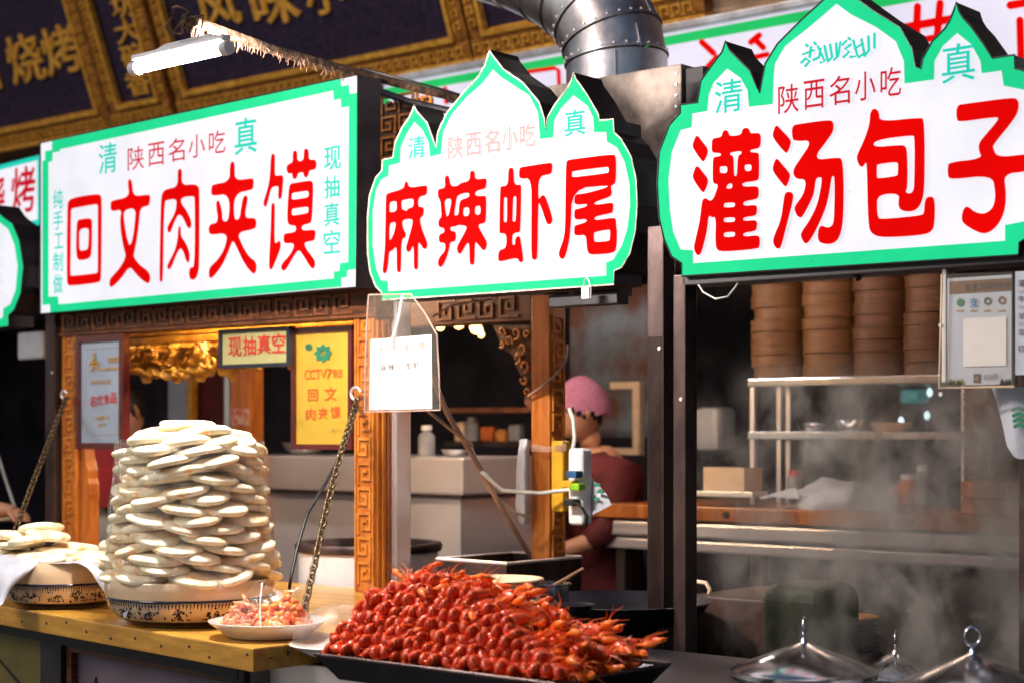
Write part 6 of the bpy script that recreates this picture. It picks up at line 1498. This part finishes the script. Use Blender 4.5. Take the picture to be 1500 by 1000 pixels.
    MB().add(V, F).build('head', skin, t, smooth=True)
    for sd in (-1,1):
        e = hc_+(fd*.086+s*sd*.030+ud*.010)*k; MB().lathe(e, [(.001,-.009*k),(.009*k,0),(.001,.009*k)], 10, capb=False).build('eye', M['ink'], t, smooth=True)
        e = hc_+(s*sd*.076-ud*.005)*k; MB().tube([e-ud*.028*k, e+s*sd*.008*k, e+ud*.028*k], [.006*k,.011*k,.007*k], 8).build('ear', skin, t, smooth=True)
    MB().tube([hc_+(fd*.100+s*.022-ud*.053)*k, hc_+(fd*.108-ud*.052)*k, hc_+(fd*.100-s*.022-ud*.053)*k], .0035*k, 6).build('mouth', M['redink'], t, smooth=True)
    def shell(nm, mat, zcut, g, back, puff=0):
        V = []; F = []
        for j in range(m+1):
            ph = -math.pi/2+math.pi*j/m
            for i in range(n):
                a = 2*math.pi*i/n; p = headpt(a, ph)-hc_; x = math.cos(a)*math.cos(ph)
                pf = 1+puff*max(0,-x)+.03*noise.noise(p*30)
                V.append(hc_+p*g*pf)
        for j in range(m):
            z = math.sin(-math.pi/2+math.pi*(j+.5)/m)
            for i in range(n):
                x = math.cos(2*math.pi*(i+.5)/n)*math.cos(-math.pi/2+math.pi*(j+.5)/m)
                if z > zcut+back*(x): F.append((j*n+i, j*n+(i+1)%n, (j+1)*n+(i+1)%n, (j+1)*n+i))
        MB().add(V, F).build(nm, mat, t, smooth=True)
    shell('hair', hairm, -.15, 1.05, .62)
    if cap: shell('cap', cap, .02, 1.16, .42, .30)
    return t
LFT = -RT
pw = Dp(888,600,6.5)
person('kitchen worker in pink cap and dark red tunic facing left behind the rear post', (pw.x,pw.y,.0), (LFT*.90-FW*.40), 1.61, M['skin'], M['maroon'], M['hair'], cap=M['pink'], lean=.04)
pk = Dp(232,592,6.6)
person('black-haired cook bent over behind the pale blue certificate and the buns', (pk.x,pk.y,.0), (LFT*.6-FW*.8), 1.62, M['skin'], M['black'], M['hair'], lean=.10)
pa = Dp(-135,560,6.1)
t = person('cook of the far left stall reaching a bare forearm towards the griddle', (pa.x,pa.y,0), (RT*.8-FW*.5), 1.70, M['skin'], M['dark'], M['hair'], lean=.05, armup=.12)

# warm working lamps fixed under the signs' beams (hidden behind the sign boxes from the street)
def worklamp(c, L_, e, col, label):
    t = thing('strip_lamp', c, label, 'lamp', 'strip lamps under the stall ceilings')
    MB().box((c[0]-L_/2,c[1]-.03,c[2]+.015),(c[0]+L_/2,c[1]+.03,c[2]+.045)).build('housing', M['whitepl'], t, bevel=.004)
    MB().tube([(c[0]-L_/2+.02,c[1],c[2]),(c[0]+L_/2-.02,c[1],c[2])], .014, 10).build('tube', pm('lit_strip',(1,1,1),.3,em=col,es=e), t, smooth=True)
worklamp((-4.2,3.62,1.98), .8, 150, (1.0,.70,.42), 'warm strip lamp under the ceiling behind the rectangular sign')
worklamp((-3.75,4.5,2.03), .7, 65, (1.0,.84,.72), 'warm strip lamp over the crayfish kitchen')
worklamp((-2.75,4.72,2.03), .9, 24, (1.0,.70,.50), 'warm strip lamp over the steamer rack')

# ------------------------------------------------------------------ steam
def steam(name, lo, hi, dens, label, seed, thr=.53):
    o = MB().box(lo, hi).build(name, [], loc=((lo[0]+hi[0])/2,(lo[1]+hi[1])/2,lo[2]))
    m = bpy.data.materials.new(name); m.use_nodes = True; n = m.node_tree.nodes; l = m.node_tree.links; n.clear()
    out = n.new('ShaderNodeOutputMaterial'); v = n.new('ShaderNodeVolumePrincipled'); v.inputs['Color'].default_value = (.85,.80,.76,1); v.inputs['Anisotropy'].default_value = .2
    tc = n.new('ShaderNodeTexCoord'); mp = n.new('ShaderNodeMapping'); mp.inputs['Location'].default_value = (seed,seed*2,0); mp.inputs['Scale'].default_value = (1,1,.7)
    nz = n.new('ShaderNodeTexNoise'); nz.inputs['Scale'].default_value = 7.0; nz.inputs['Detail'].default_value = 5; nz.inputs['Roughness'].default_value = .6; nz.inputs['Distortion'].default_value = .5
    l.new(tc.outputs['Object'], mp.inputs[0]); l.new(mp.outputs[0], nz.inputs['Vector'])
    mr = n.new('ShaderNodeMapRange'); mr.inputs[1].default_value = thr; mr.inputs[2].default_value = .80; mr.inputs[3].default_value = 0; mr.inputs[4].default_value = dens
    l.new(nz.outputs['Fac'], mr.inputs[0])
    # fade towards every wall of the box so no face shows
    g = n.new('ShaderNodeSeparateXYZ'); l.new(tc.outputs['Generated'], g.inputs[0]); last = mr.outputs[0]
    for ax in range(3):
        a = n.new('ShaderNodeMath'); a.operation = 'PINGPONG'; a.inputs[1].default_value = .5; l.new(g.outputs[ax], a.inputs[0])
        b = n.new('ShaderNodeMapRange'); b.inputs[1].default_value = 0; b.inputs[2].default_value = .28; l.new(a.outputs[0], b.inputs[0]); b.interpolation_type = 'SMOOTHSTEP'
        c = n.new('ShaderNodeMath'); c.operation = 'MULTIPLY'; l.new(last, c.inputs[0]); l.new(b.outputs[0], c.inputs[1]); last = c.outputs[0]
    l.new(last, v.inputs['Density']); l.new(v.outputs[0], out.inputs['Volume'])
    o.data.materials.append(m); tago(o, label, 'steam', None, 'stuff')
steam('steam', (-2.62,3.40,.70), (-1.05,4.62,1.68), 42.0, 'pale steam drifting up from the conical lidded pots in front of the rear table', 2.0)

for o in bpy.data.objects:
    if o.name.split('.')[0] in ('carved_fret','moulding','cobalt_pattern','grass_print','purple_print','red_print'): o['kind'] = 'stuff'
for o in bpy.data.objects:
    if 'label' in o and len(o['label'].split()) > 16: print('LONG', len(o['label'].split()), o['label'])
